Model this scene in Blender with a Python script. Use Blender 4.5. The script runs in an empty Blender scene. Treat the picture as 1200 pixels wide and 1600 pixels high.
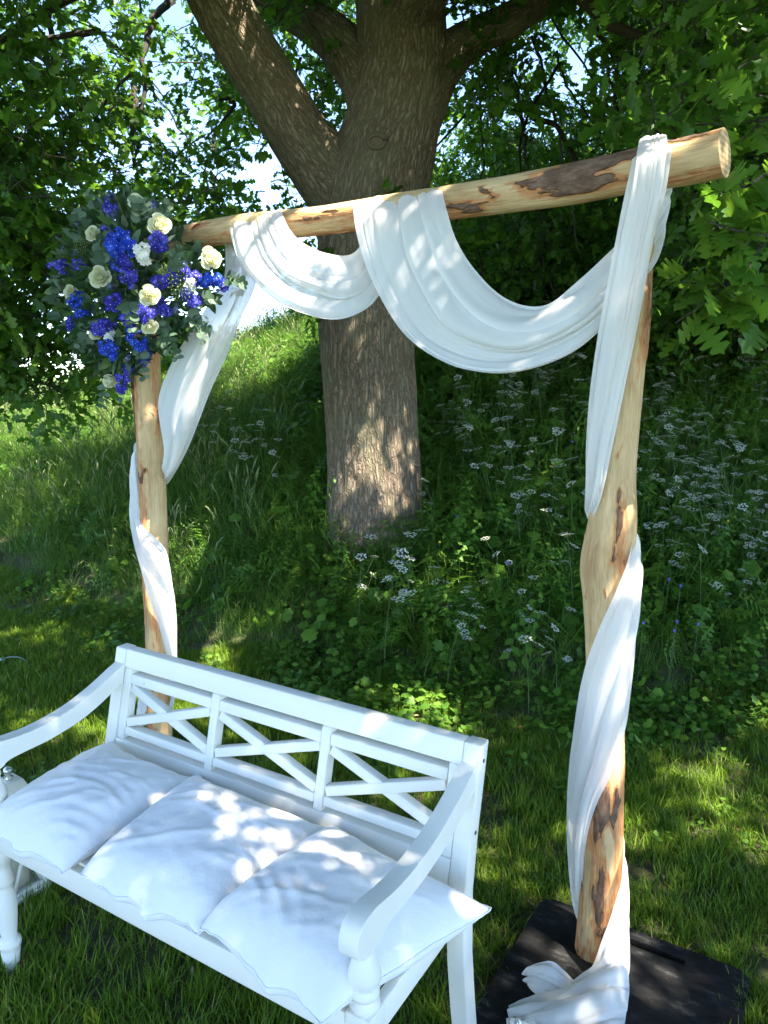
import bpy, bmesh, math, random
import numpy as np
from mathutils import Vector, Matrix, Euler

random.seed(7)
rng = np.random.default_rng(7)
scn = bpy.context.scene
COL = scn.collection
PI = math.pi

# ------------------------------------------------------------------ camera
FPX, PITCH, CAMZ = 1180.0, math.radians(10.4), 1.68
cam = bpy.data.cameras.new('camera')
cam_o = bpy.data.objects.new('camera', cam)
COL.objects.link(cam_o)
cam_o.location = (0, 0, CAMZ)
cam_o.rotation_euler = (math.radians(90) - PITCH, 0, 0)
cam.sensor_fit = 'VERTICAL'
cam.sensor_height = 36.0
cam.lens = 36.0 * FPX / 1600.0
cam.clip_start = 0.05
cam.clip_end = 2000
cam.dof.use_dof = False
scn.camera = cam_o

# ------------------------------------------------------------------ world + sun
SUN = np.array([0.45, -0.45, 1.0])
SUN = SUN / np.linalg.norm(SUN)
sun_el = math.asin(SUN[2])
sun_rot = math.atan2(SUN[0], SUN[1])
wd = bpy.data.worlds.new('World')
scn.world = wd
wd.use_nodes = True
wn = wd.node_tree
wn.nodes.clear()
sky = wn.nodes.new('ShaderNodeTexSky')
sky.sky_type = 'NISHITA'
sky.sun_disc = False
sky.sun_elevation = sun_el
sky.sun_rotation = sun_rot
sky.altitude = 2500
sky.air_density = 0.85
sky.dust_density = 0.0
sky.ozone_density = 1.1
bg = wn.nodes.new('ShaderNodeBackground')
bg.inputs['Strength'].default_value = 0.13
wo = wn.nodes.new('ShaderNodeOutputWorld')
wn.links.new(sky.outputs[0], bg.inputs[0])
wn.links.new(bg.outputs[0], wo.inputs[0])
sl = bpy.data.lights.new('sun', 'SUN')
sl.energy = 4.6
sl.angle = math.radians(0.53)
sl.color = (1.0, 0.92, 0.80)
so = bpy.data.objects.new('sun', sl)
COL.objects.link(so)
so.rotation_euler = Vector(SUN).to_track_quat('Z', 'Y').to_euler()
scn.view_settings.view_transform = 'Standard'
scn.view_settings.look = 'None'
scn.view_settings.gamma = 1.0
scn.view_settings.use_curve_mapping = False
scn.view_settings.exposure = 2.6
scn.cycles.max_bounces = 8
scn.cycles.diffuse_bounces = 4
scn.cycles.transmission_bounces = 6
scn.cycles.transparent_max_bounces = 8

# ------------------------------------------------------------------ projection helpers (photo measurements -> world)
Fv = np.array([0, math.cos(PITCH), -math.sin(PITCH)])
Rv = np.array([1.0, 0, 0])
Uv = np.cross(Rv, Fv)
CAM = np.array([0, 0, CAMZ])
def ray(px, py): return Fv + Rv * (px - 600) / FPX - Uv * (py - 800) / FPX
def G(px, py, z=0.0):
    d = ray(px, py); return CAM + d * (z - CAMZ) / d[2]
def Dp(px, py, y):
    d = ray(px, py); return CAM + d * (y / d[1])
LB = G(240, 1168); RB = G(915, 1495)
AD = (RB - LB) / np.linalg.norm(RB - LB)
AN = np.array([AD[1], -AD[0], 0.0])           # towards the camera
def P(px, py, off=0.0):
    d = ray(px, py); p0 = LB + AN * off
    return CAM + d * (np.dot(p0 - CAM, AN) / np.dot(d, AN))
def depth(p): return float(np.dot(np.asarray(p) - CAM, Fv))

# ------------------------------------------------------------------ noise
def _hash(ix, iy, iz, seed):
    h = (ix.astype(np.int64) * 374761393 + iy.astype(np.int64) * 668265263 + iz.astype(np.int64) * 2147483647 + seed * 974711) & 0xffffffff
    h = ((h ^ (h >> 13)) * 1274126177) & 0xffffffff
    h = h ^ (h >> 16)
    return (h & 0xffffff) / float(0xffffff)
def vnoise(p, seed=0):
    p = np.asarray(p, float); i = np.floor(p).astype(np.int64); f = p - i; f = f * f * (3 - 2 * f)
    r = 0
    for dx in (0, 1):
        wx = f[..., 0] if dx else 1 - f[..., 0]
        for dy in (0, 1):
            wy = f[..., 1] if dy else 1 - f[..., 1]
            for dz in (0, 1):
                wz = f[..., 2] if dz else 1 - f[..., 2]
                r = r + wx * wy * wz * _hash(i[..., 0] + dx, i[..., 1] + dy, i[..., 2] + dz, seed)
    return r
def fbm(p, o=4, seed=0):
    p = np.asarray(p, float); a, s, t = 0.5, 0, 0
    for k in range(o):
        s = s + a * vnoise(p * 2 ** k, seed + k * 17); t += a; a *= 0.5
    return s / t

# ------------------------------------------------------------------ object helpers
def tag(o, label=None, cat=None, group=None, kind=None):
    if label: o['label'] = label
    if cat: o['category'] = cat
    if group: o['group'] = group
    if kind: o['kind'] = kind
    return o
def empty(name, loc=(0, 0, 0), rz=0.0, label=None, cat=None, group=None):
    o = bpy.data.objects.new(name, None); COL.objects.link(o)
    o.empty_display_size = 0.1
    o.location = loc; o.rotation_euler = (0, 0, rz)
    return tag(o, label, cat, group)
def link(name, me, parent=None, mat=None, smooth=False):
    o = bpy.data.objects.new(name, me); COL.objects.link(o)
    if parent is not None: o.parent = parent
    if mat is not None and not me.materials:
        for m_ in (mat if isinstance(mat, (list, tuple)) else [mat]): me.materials.append(m_)
    if smooth: me.polygons.foreach_set('use_smooth', [True] * len(me.polygons))
    return o
def npmesh(name, V, F, smooth=True, col=None, mats=None, cols=None):
    """V (n,3); F (m,k) with k = 3 or 4, or a list of such arrays"""
    V = np.ascontiguousarray(V, dtype=np.float32)
    Fs = F if isinstance(F, list) else [F]
    Fs = [np.asarray(f) for f in Fs if len(f)]
    me = bpy.data.meshes.new(name)
    me.vertices.add(len(V)); me.vertices.foreach_set('co', V.ravel())
    idx = np.concatenate([f.ravel() for f in Fs]).astype(np.int32)
    cnt = np.concatenate([np.full(len(f), f.shape[1]) for f in Fs]).astype(np.int32)
    st = np.concatenate([[0], np.cumsum(cnt)[:-1]]).astype(np.int32)
    me.loops.add(len(idx)); me.loops.foreach_set('vertex_index', idx)
    me.polygons.add(len(cnt)); me.polygons.foreach_set('loop_start', st); me.polygons.foreach_set('loop_total', cnt)
    if smooth: me.polygons.foreach_set('use_smooth', np.ones(len(cnt), dtype=bool))
    if mats is not None: me.polygons.foreach_set('material_index', np.asarray(mats, dtype=np.int32))
    if cols:
        for nm, c in cols.items():
            a = me.attributes.new(nm, 'FLOAT', 'POINT'); a.data.foreach_set('value', np.asarray(c, dtype=np.float32).ravel())
    me.update(calc_edges=True)
    return me
def gridfaces(nr, nc, closed=False, base=0):
    r = np.arange(nr - 1)[:, None]; c = np.arange(nc if closed else nc - 1)[None, :]
    c2 = (c + 1) % nc
    a = r * nc + c; b = r * nc + c2; d = (r + 1) * nc + c; e = (r + 1) * nc + c2
    return np.stack([a, b, e, d], -1).reshape(-1, 4) + base
def catmull(pts, t):
    pts = np.asarray(pts, float); n = len(pts)
    x = np.asarray(t) * (n - 1); i = np.clip(np.floor(x).astype(int), 0, n - 2); f = x - i
    sh = (len(f),) + (1,) * (pts.ndim - 1); f = f.reshape(sh)
    p1, p2 = pts[i], pts[i + 1]
    p0 = np.where((i > 0).reshape(sh), pts[np.maximum(i - 1, 0)], 2 * p1 - p2)
    p3 = np.where((i < n - 2).reshape(sh), pts[np.minimum(i + 2, n - 1)], 2 * p2 - p1)
    return 0.5 * ((2 * p1) + (-p0 + p2) * f + (2 * p0 - 5 * p1 + 4 * p2 - p3) * f ** 2 + (-p0 + 3 * p1 - 3 * p2 + p3) * f ** 3)
def tube_arr(C, R, nseg=8, up=None, cap=True):
    """tapered tube: centres, radii -> V, [quads, tris]"""
    C = np.asarray(C, float); n = len(C); R = np.broadcast_to(np.asarray(R, float), (n,))
    T = np.gradient(C, axis=0); T /= np.linalg.norm(T, axis=1)[:, None] + 1e-12
    N = np.zeros_like(C)
    a = np.array(up if up is not None else ([0, 0, 1.0] if abs(T[0][2]) < .9 else [1.0, 0, 0]), float)
    for i in range(n):
        a = a - T[i] * np.dot(a, T[i]); a /= np.linalg.norm(a) + 1e-12; N[i] = a
    B = np.cross(T, N)
    th = np.linspace(0, 2 * PI, nseg, endpoint=False)
    V = C[:, None] + R[:, None, None] * (np.cos(th)[None, :, None] * N[:, None] + np.sin(th)[None, :, None] * B[:, None])
    V = V.reshape(-1, 3); F = [gridfaces(n, nseg, True)]
    if cap:
        V = np.vstack([V, C[0], C[-1]]); k = n * nseg; j = np.arange(nseg); j2 = (j + 1) % nseg
        F.append(np.vstack([np.stack([np.full(nseg, k), j2, j], -1), np.stack([np.full(nseg, k + 1), (n - 1) * nseg + j, (n - 1) * nseg + j2], -1)]))
    return V, F
class MB:
    def __init__(s): s.V = []; s.Q = []; s.T = []; s.n = 0; s.mq = []; s.mt = []; s.c = []
    def add(s, V, F, m=0, c=0.0):
        V = np.asarray(V, float)
        for f in (F if isinstance(F, list) else [F]):
            f = np.asarray(f)
            if not len(f): continue
            if f.shape[1] == 4: s.Q.append(f + s.n); s.mq += [m] * len(f)
            else: s.T.append(f + s.n); s.mt += [m] * len(f)
        s.V.append(V); s.n += len(V); s.c.append(np.broadcast_to(np.asarray(c, float), (len(V),)))
        return s
    def mesh(s, name, smooth=True):
        F = []; m = []
        if s.Q: F.append(np.vstack(s.Q)); m += s.mq
        if s.T: F.append(np.vstack(s.T)); m += s.mt
        return npmesh(name, np.vstack(s.V), F, smooth, mats=m, cols={'tone': np.concatenate(s.c)})
def box(mb, lo, hi, M=None):
    x0, y0, z0 = lo; x1, y1, z1 = hi
    V = np.array([[x0, y0, z0], [x1, y0, z0], [x1, y1, z0], [x0, y1, z0], [x0, y0, z1], [x1, y0, z1], [x1, y1, z1], [x0, y1, z1]], float)
    F = np.array([[0, 3, 2, 1], [4, 5, 6, 7], [0, 1, 5, 4], [1, 2, 6, 5], [2, 3, 7, 6], [3, 0, 4, 7]])
    if M is not None: V = V @ np.array(M.to_3x3()).T + np.array(M.translation)
    mb.add(V, F); return mb
def bevel(o, w=0.003, seg=2):
    b = o.modifiers.new('bevel', 'BEVEL'); b.width = w; b.segments = seg; b.limit_method = 'ANGLE'; b.angle_limit = math.radians(40)
    return o
def copy_tree(o, parent=None):
    c = o.copy(); COL.objects.link(c); c.parent = parent
    for ch in list(o.children): copy_tree(ch, c)
    return c

# ------------------------------------------------------------------ materials
def newmat(name):
    m = bpy.data.materials.new(name); m.use_nodes = True; nt = m.node_tree
    b = nt.nodes['Principled BSDF']
    return m, nt, b
def N(nt, t, **kw):
    n = nt.nodes.new(t)
    for k, v in kw.items():
        if k in n.inputs: n.inputs[k].default_value = v
        else: setattr(n, k, v)
    return n
def ramp(nt, fac, stops):
    r = nt.nodes.new('ShaderNodeValToRGB'); nt.links.new(fac, r.inputs[0]); cr = r.color_ramp
    while len(cr.elements) > len(stops): cr.elements.remove(cr.elements[-1])
    while len(cr.elements) < len(stops): cr.elements.new(0.5)
    for e, (p, c) in zip(cr.elements, stops): e.position = p; e.color = (*c, 1)
    return r.outputs[0]
def mixc(nt, fac, a, b, typ='MIX'):
    m = nt.nodes.new('ShaderNodeMix'); m.data_type = 'RGBA'; m.blend_type = typ
    for i, v in ((0, fac), (6, a), (7, b)):
        if hasattr(v, 'is_linked') or hasattr(v, 'links'): nt.links.new(v, m.inputs[i])
        elif i == 0: m.inputs[0].default_value = v
        else: m.inputs[i].default_value = (*v, 1)
    return m.outputs[2]
def noise(nt, scale, detail=4, rough=.55, vec=None, stretch=None, obj=False):
    n = nt.nodes.new('ShaderNodeTexNoise'); n.inputs['Scale'].default_value = scale; n.inputs['Detail'].default_value = detail; n.inputs['Roughness'].default_value = rough
    if vec is None:
        tc = nt.nodes.new('ShaderNodeTexCoord'); vec = tc.outputs['Object']
    if stretch is not None:
        mp = nt.nodes.new('ShaderNodeMapping'); mp.inputs['Scale'].default_value = stretch; nt.links.new(vec, mp.inputs[0]); vec = mp.outputs[0]
    nt.links.new(vec, n.inputs['Vector'])
    return n.outputs[0]
def bump(nt, b, h, strength=.3, dist=.01):
    n = nt.nodes.new('ShaderNodeBump'); n.inputs['Strength'].default_value = strength; n.inputs['Distance'].default_value = dist
    nt.links.new(h, n.inputs['Height']); nt.links.new(n.outputs[0], b.inputs['Normal']); return n
def attr(nt, name):
    a = nt.nodes.new('ShaderNodeAttribute'); a.attribute_name = name; return a.outputs['Fac']

def leaf_mat(name, stops, trans=(.2, .35, .04), tf=.4, rough=.5, spec=.3):
    m, nt, b = newmat(name)
    oi = nt.nodes.new('ShaderNodeObjectInfo')
    t = attr(nt, 'tone')
    ad = N(nt, 'ShaderNodeMath', operation='ADD'); nt.links.new(oi.outputs['Random'], ad.inputs[0]); nt.links.new(t, ad.inputs[1])
    fr = N(nt, 'ShaderNodeMath', operation='FRACT'); nt.links.new(ad.outputs[0], fr.inputs[0])
    c = ramp(nt, fr.outputs[0], stops)
    nt.links.new(c, b.inputs['Base Color']); b.inputs['Roughness'].default_value = rough
    b.inputs['Specular IOR Level'].default_value = spec
    tr = nt.nodes.new('ShaderNodeBsdfTranslucent')
    tc = mixc(nt, 0.5, c, trans); nt.links.new(tc, tr.inputs[0])
    mx = nt.nodes.new('ShaderNodeMixShader'); mx.inputs[0].default_value = tf
    nt.links.new(b.outputs[0], mx.inputs[1]); nt.links.new(tr.outputs[0], mx.inputs[2])
    nt.links.new(mx.outputs[0], nt.nodes['Material Output'].inputs[0])
    return m
M = {}
M['oak_leaf'] = leaf_mat('oak_leaf', [(0, (.03, .08, .010)), (.5, (.05, .13, .014)), (.85, (.085, .19, .018)), (1, (.14, .25, .022))], (.22, .46, .03), .45, .42, .35)
M['oak_leaf_near'] = leaf_mat('oak_leaf_near', [(0, (.04, .10, .012)), (.5, (.06, .145, .016)), (1, (.11, .21, .02))], (.28, .50, .03), .45, .4, .35)
M['lawn'] = leaf_mat('lawn_grass', [(0, (.065, .13, .007)), (.45, (.115, .205, .010)), (.88, (.175, .28, .016)), (.97, (.24, .29, .05)), (1, (.36, .33, .13))], (.30, .48, .05), .35, .5, .25)
M['meadow'] = leaf_mat('meadow_grass', [(0, (.055, .13, .02)), (.5, (.09, .195, .03)), (.9, (.16, .28, .045)), (1, (.26, .35, .09))], (.30, .50, .07), .38, .55, .2)
M['seed'] = leaf_mat('seed_head', [(0, (.20, .26, .10)), (1, (.32, .36, .18))], (.4, .4, .2), .35, .6, .2)
M['herb'] = leaf_mat('herb_leaf', [(0, (.05, .125, .016)), (.5, (.09, .20, .025)), (1, (.16, .29, .035))], (.2, .42, .04), .38, .5, .25)
M['umbel'] = leaf_mat('umbel_white', [(0, (.66, .68, .58)), (1, (.82, .82, .76))], (.8, .8, .7), .3, .6, .2)
M['violet'] = leaf_mat('violet_petal', [(0, (.12, .10, .45)), (1, (.22, .16, .55))], (.3, .2, .7), .3, .6, .2)
M['yellow'] = leaf_mat('yellow_petal', [(0, (.7, .55, .03)), (1, (.8, .65, .05))], (.8, .7, .1), .3, .6, .2)
M['euc'] = leaf_mat('eucalyptus', [(0, (.045, .085, .045)), (.5, (.08, .135, .08)), (1, (.15, .21, .14))], (.2, .32, .2), .2, .6, .2)
M['dark_leaf'] = leaf_mat('dark_leaf', [(0, (.015, .04, .012)), (.7, (.035, .085, .022)), (1, (.08, .15, .04))], (.1, .2, .05), .2, .4, .4)
M['rose'] = leaf_mat('cream_rose', [(0, (.76, .77, .52)), (1, (.85, .85, .64))], (.9, .88, .6), .4, .6, .2)
M['blue'] = leaf_mat('blue_petal', [(0, (.008, .03, .34)), (.6, (.018, .065, .50)), (1, (.05, .13, .62))], (.05, .12, .8), .25, .6, .2)
M['purple'] = leaf_mat('purple_petal', [(0, (.022, .018, .22)), (.6, (.05, .045, .42)), (1, (.12, .12, .55))], (.12, .08, .7), .25, .6, .2)
M['thistle'] = leaf_mat('thistle', [(0, (.06, .09, .17)), (1, (.13, .17, .27))], (.15, .2, .3), .15, .6, .2)
M['tiny_white'] = leaf_mat('tiny_white', [(0, (.72, .74, .66)), (1, (.84, .84, .8))], (.8, .8, .7), .25, .6, .2)
M['green_bud'] = leaf_mat('green_bud', [(0, (.20, .30, .08)), (1, (.42, .48, .2))], (.4, .5, .2), .2, .6, .2)

def fabric(name, col, tl=.35, wr=0.0):
    m, nt, b = newmat(name)
    n = noise(nt, 5, 3)
    c = mixc(nt, n, tuple(x * .93 for x in col), col)
    nt.links.new(c, b.inputs['Base Color']); b.inputs['Roughness'].default_value = .75
    b.inputs['Specular IOR Level'].default_value = .15
    b.inputs['Sheen Weight'].default_value = .15
    w = noise(nt, 900, 2); bm = bump(nt, b, w, .08, .001)
    if wr:
        w2 = noise(nt, 14, 5, .6)
        b2 = nt.nodes.new('ShaderNodeBump'); b2.inputs['Strength'].default_value = wr; b2.inputs['Distance'].default_value = .02
        nt.links.new(w2, b2.inputs['Height']); nt.links.new(bm.outputs[0], b2.inputs['Normal']); nt.links.new(b2.outputs[0], b.inputs['Normal'])
    if tl:
        tr = nt.nodes.new('ShaderNodeBsdfTranslucent'); tr.inputs[0].default_value = (*col, 1)
        mx = nt.nodes.new('ShaderNodeMixShader'); mx.inputs[0].default_value = tl
        nt.links.new(b.outputs[0], mx.inputs[1]); nt.links.new(tr.outputs[0], mx.inputs[2])
        tp = nt.nodes.new('ShaderNodeBsdfTransparent'); m2 = nt.nodes.new('ShaderNodeMixShader'); m2.inputs[0].default_value = .10
        nt.links.new(mx.outputs[0], m2.inputs[1]); nt.links.new(tp.outputs[0], m2.inputs[2])
        nt.links.new(m2.outputs[0], nt.nodes['Material Output'].inputs[0])
    return m
M['drape'] = fabric('drape_chiffon', (.93, .91, .87), .38)
M['cushion'] = fabric('cushion_cotton', (.86, .85, .84), .0, .22)

def wood():
    m, nt, b = newmat('peeled_log')
    bk = attr(nt, 'bark')
    tc = nt.nodes.new('ShaderNodeTexCoord')
    ax = nt.nodes.new('ShaderNodeAttribute'); ax.attribute_name = 'wuv'
    grain = noise(nt, 1.0, 6, .65, ax.outputs['Vector'], (3.0, 26, 26))
    fine = noise(nt, 1.0, 4, .6, ax.outputs['Vector'], (14, 160, 160))
    blot = noise(nt, 5, 4, .6, ax.outputs['Vector'], (1, 3, 3))
    base = ramp(nt, grain, [(.28, (.27, .15, .065)), (.40, (.47, .30, .14)), (.52, (.62, .43, .215)), (.72, (.72, .535, .30))])
    base = mixc(nt, .5, base, ramp(nt, blot, [(.36, (.40, .21, .08)), (.5, (.62, .42, .19)), (.62, (.72, .53, .27))]), 'MIX')
    base = mixc(nt, .25, base, ramp(nt, fine, [(.35, (.20, .105, .045)), (.6, (.64, .44, .24))]), 'MIX')
    barkc = ramp(nt, noise(nt, 1.0, 6, .7, ax.outputs['Vector'], (24, 60, 60)), [(.3, (.06, .035, .022)), (.5, (.15, .088, .055)), (.7, (.25, .165, .11))])
    n2 = noise(nt, 30, 4, .6, ax.outputs['Vector'], (1, 2, 2))
    ad = N(nt, 'ShaderNodeMath', operation='MULTIPLY_ADD'); nt.links.new(n2, ad.inputs[0]); ad.inputs[1].default_value = .35; nt.links.new(bk, ad.inputs[2])
    sb = N(nt, 'ShaderNodeMath', operation='SUBTRACT'); nt.links.new(ad.outputs[0], sb.inputs[0]); sb.inputs[1].default_value = .175
    fo = ramp(nt, sb.outputs[0], [(.36, (0, 0, 0)), (.46, (1, 1, 1))])
    fb = ramp(nt, sb.outputs[0], [(.54, (0, 0, 0)), (.60, (1, 1, 1))])
    orange = ramp(nt, fine, [(.3, (.34, .125, .045)), (.6, (.56, .27, .11))])
    c = mixc(nt, fo, base, orange); c = mixc(nt, fb, c, barkc)
    nt.links.new(c, b.inputs['Base Color']); b.inputs['Roughness'].default_value = .72; b.inputs['Specular IOR Level'].default_value = .2
    hh = N(nt, 'ShaderNodeMath', operation='MULTIPLY_ADD'); nt.links.new(grain, hh.inputs[0]); hh.inputs[1].default_value = .6; nt.links.new(fb, hh.inputs[2])
    h2 = N(nt, 'ShaderNodeMath', operation='MULTIPLY_ADD'); nt.links.new(fine, h2.inputs[0]); h2.inputs[1].default_value = .4; nt.links.new(hh.outputs[0], h2.inputs[2])
    bump(nt, b, h2.outputs[0], .9, .009)
    return m
M['log'] = wood()
def endgrain():
    m, nt, b = newmat('log_end')
    w = nt.nodes.new('ShaderNodeTexWave'); w.wave_type = 'RINGS'; w.rings_direction = 'SPHERICAL'; w.inputs['Scale'].default_value = 28; w.inputs['Distortion'].default_value = 2
    tc = nt.nodes.new('ShaderNodeTexCoord'); nt.links.new(tc.outputs['Object'], w.inputs[0])
    nt.links.new(ramp(nt, w.outputs[1], [(0, (.36, .23, .10)), (1, (.55, .38, .19))]), b.inputs['Base Color']); b.inputs['Roughness'].default_value = .8
    return m
M['log_end'] = endgrain()
def paint():
    m, nt, b = newmat('white_paint')
    n = noise(nt, 22, 6, .7)
    n2 = noise(nt, 3, 3)
    worn = ramp(nt, n, [(.69, (0, 0, 0)), (.72, (1, 1, 1))])
    base = mixc(nt, n2, (.82, .79, .69), (.87, .84, .74))
    c = mixc(nt, worn, base, (.52, .48, .40))
    nt.links.new(c, b.inputs['Base Color']); b.inputs['Roughness'].default_value = .42; b.inputs['Specular IOR Level'].default_value = .4
    g = noise(nt, 1, 4, .6, None, (40, 220, 220)); bump(nt, b, g, .14, .002)
    return m
M['paint'] = paint()
def simple(name, c, r=.5, met=0.0, ns=None, c2=None, bs=0.0):
    m, nt, b = newmat(name); b.inputs['Roughness'].default_value = r; b.inputs['Metallic'].default_value = met
    n = noise(nt, ns or 8, 5, .6)
    nt.links.new(mixc(nt, ramp(nt, n, [(.35, (0, 0, 0)), (.7, (1, 1, 1))]), c, c2 or tuple(x * .8 for x in c)), b.inputs['Base Color'])
    if bs: bump(nt, b, noise(nt, (ns or 8) * 6, 4), bs, .004)
    return m
M['dark_screw'] = simple('screw', (.10, .09, .08), .5, .6)
M['wax'] = simple('candle_wax', (.72, .66, .50), .5)
M['silver'] = simple('silver_knob', (.75, .75, .72), .25, .7)
M['foam'] = simple('floral_foam', (.015, .03, .015), .9)
M['stem'] = simple('green_stem', (.07, .13, .035), .6)
M['twig'] = simple('twig_bark', (.030, .024, .018), .9, 0, 30, (.055, .045, .032))
M['cord'] = simple('pale_cord', (.6, .6, .58), .5)
def glass():
    m, nt, b = newmat('lantern_glass')
    b.inputs['Transmission Weight'].default_value = 1; b.inputs['Roughness'].default_value = .03; b.inputs['IOR'].default_value = 1.1
    b.inputs['Base Color'].default_value = (.93, .96, .95, 1)
    return m
M['glass'] = glass()
def matmat():
    m, nt, b = newmat('black_rubber')
    n = noise(nt, 9, 6, .65, None, (1, 2.5, 1)); n2 = noise(nt, 60, 4, .7)
    s = ramp(nt, n, [(.42, (.005, .005, .005)), (.56, (.012, .012, .012)), (.74, (.075, .072, .066))])
    s2 = ramp(nt, n2, [(.62, (0, 0, 0)), (.85, (.035, .033, .03))])
    nt.links.new(mixc(nt, 1.0, s, s2, 'ADD'), b.inputs['Base Color']); b.inputs['Roughness'].default_value = .75; b.inputs['Specular IOR Level'].default_value = .2
    bump(nt, b, n2, .25, .003)
    return m
M['mat'] = matmat()
def bark():
    m, nt, b = newmat('oak_bark')
    tc = nt.nodes.new('ShaderNodeTexCoord')
    w = nt.nodes.new('ShaderNodeAttribute'); w.attribute_name = 'wuv'
    v = nt.nodes.new('ShaderNodeTexVoronoi'); v.feature = 'DISTANCE_TO_EDGE'; v.inputs['Scale'].default_value = 1
    wob = noise(nt, 1.0, 4, .6, w.outputs['Vector'], (5, 12, 12))
    mp = nt.nodes.new('ShaderNodeMapping'); mp.inputs['Scale'].default_value = (5, 44, 44); nt.links.new(w.outputs['Vector'], mp.inputs[0])
    va = N(nt, 'ShaderNodeVectorMath', operation='ADD'); nt.links.new(mp.outputs[0], va.inputs[0])
    cmb = nt.nodes.new('ShaderNodeVectorMath'); cmb.operation = 'SCALE'; cmb.inputs['Scale'].default_value = 4.5
    cx = nt.nodes.new('ShaderNodeCombineXYZ'); nt.links.new(wob, cx.inputs[0]); nt.links.new(wob, cx.inputs[1]); nt.links.new(wob, cx.inputs[2])
    nt.links.new(cx.outputs[0], cmb.inputs[0]); nt.links.new(cmb.outputs[0], va.inputs[1]); nt.links.new(va.outputs[0], v.inputs['Vector'])
    f2 = noise(nt, 1, 6, .7, w.outputs['Vector'], (30, 90, 90))
    big = noise(nt, 1, 4, .6, w.outputs['Vector'], (2.0, 5, 5))
    crack = ramp(nt, v.outputs[0], [(0, (.15, .15, .15)), (.3, (1, 1, 1))])
    plate = ramp(nt, f2, [(.3, (.17, .13, .09)), (.55, (.29, .23, .165)), (.75, (.40, .335, .25))])
    c = mixc(nt, crack, (.10, .07, .045), plate)
    c = mixc(nt, ramp(nt, big, [(.45, (0, 0, 0)), (.75, (.5, .5, .5))]), c, (.20, .21, .12))
    nt.links.new(c, b.inputs['Base Color']); b.inputs['Roughness'].default_value = .9; b.inputs['Specular IOR Level'].default_value = .15
    a = N(nt, 'ShaderNodeMath', operation='MULTIPLY_ADD'); nt.links.new(f2, a.inputs[0]); a.inputs[1].default_value = .9; nt.links.new(crack, a.inputs[2])
    bump(nt, b, a.outputs[0], .8, .012)
    return m
M['bark'] = bark()
def ground():
    m, nt, b = newmat('soil_and_thatch')
    n = noise(nt, 3, 6, .6); n2 = noise(nt, 40, 5, .7)
    c = mixc(nt, ramp(nt, n, [(.45, (0, 0, 0)), (.6, (1, 1, 1))]), (.045, .085, .015), (.085, .068, .038))
    c = mixc(nt, .6, c, ramp(nt, n2, [(.3, (.03, .03, .015)), (.7, (.11, .10, .045))]))
    tc = nt.nodes.new('ShaderNodeTexCoord'); ln = N(nt, 'ShaderNodeVectorMath', operation='LENGTH'); nt.links.new(tc.outputs['Object'], ln.inputs[0])
    mr = nt.nodes.new('ShaderNodeMapRange'); mr.inputs['From Min'].default_value = 9; mr.inputs['From Max'].default_value = 15; nt.links.new(ln.outputs['Value'], mr.inputs['Value'])
    c = mixc(nt, mr.outputs[0], c, ramp(nt, n2, [(.3, (.05, .10, .02)), (.7, (.12, .19, .045))]))
    nt.links.new(c, b.inputs['Base Color']); b.inputs['Roughness'].default_value = .95; bump(nt, b, n2, .8, .02)
    return m
M['ground'] = ground()

# ------------------------------------------------------------------ terrain
TX = [-12, -5, -3.1, -1.6, -.5, .8, 1.7, 4, 9]
TY = [10, 7.4, 5.9, 4.7, 3.95, 3.35, 3.55, 3.9, 4.4]
HX = [-14, -9, -5, -3.6, -2.4, -1.3, 0, 1, 3, 8, 14]
HH = [.6, .95, 1.25, 1.62, 2.08, 2.5, 3.4, 4.1, 4.7, 5.0, 5.0]
def terr(x, y):
    x = np.asarray(x, float); y = np.asarray(y, float)
    s = np.maximum(y - np.interp(x, TX, TY), 0)
    H = np.interp(x, HX, HH)
    z = 0.34 * s * s / (.45 + s) + .20 * s * s / (1.0 + s) + .012 * s * s
    z = H * (1 - np.exp(-z / H * (1 + .45 * z / H)))
    b = np.maximum(y - 12, 0); z = z - .012 * b * b * np.exp(-b / 12)
    z = z + .05 * (fbm(np.stack([x * .9, y * .9, 0 * x], -1), 3, 5) - .5) * np.clip(s, 0, 1)
    z = z + .02 * (fbm(np.stack([x * 1.4, y * 1.4, 0 * x + 9], -1), 2, 6) - .5)
    return z
gx = np.concatenate([[-400, -150, -60, -30, -20], np.linspace(-14, 14, 150), [20, 30, 60, 150, 400]])
gy = np.concatenate([[-400, -150, -50, -20, -10], np.linspace(-4, 20, 130), [26, 40, 80, 160, 400]])
X, Y = np.meshgrid(gx, gy)
tv = np.stack([X, Y, terr(np.clip(X, -14, 14), np.clip(Y, -4, 40))], -1).reshape(-1, 3)
link('ground', npmesh('ground', tv, gridfaces(len(gy), len(gx))), None, M['ground'])['kind'] = 'structure'

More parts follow.
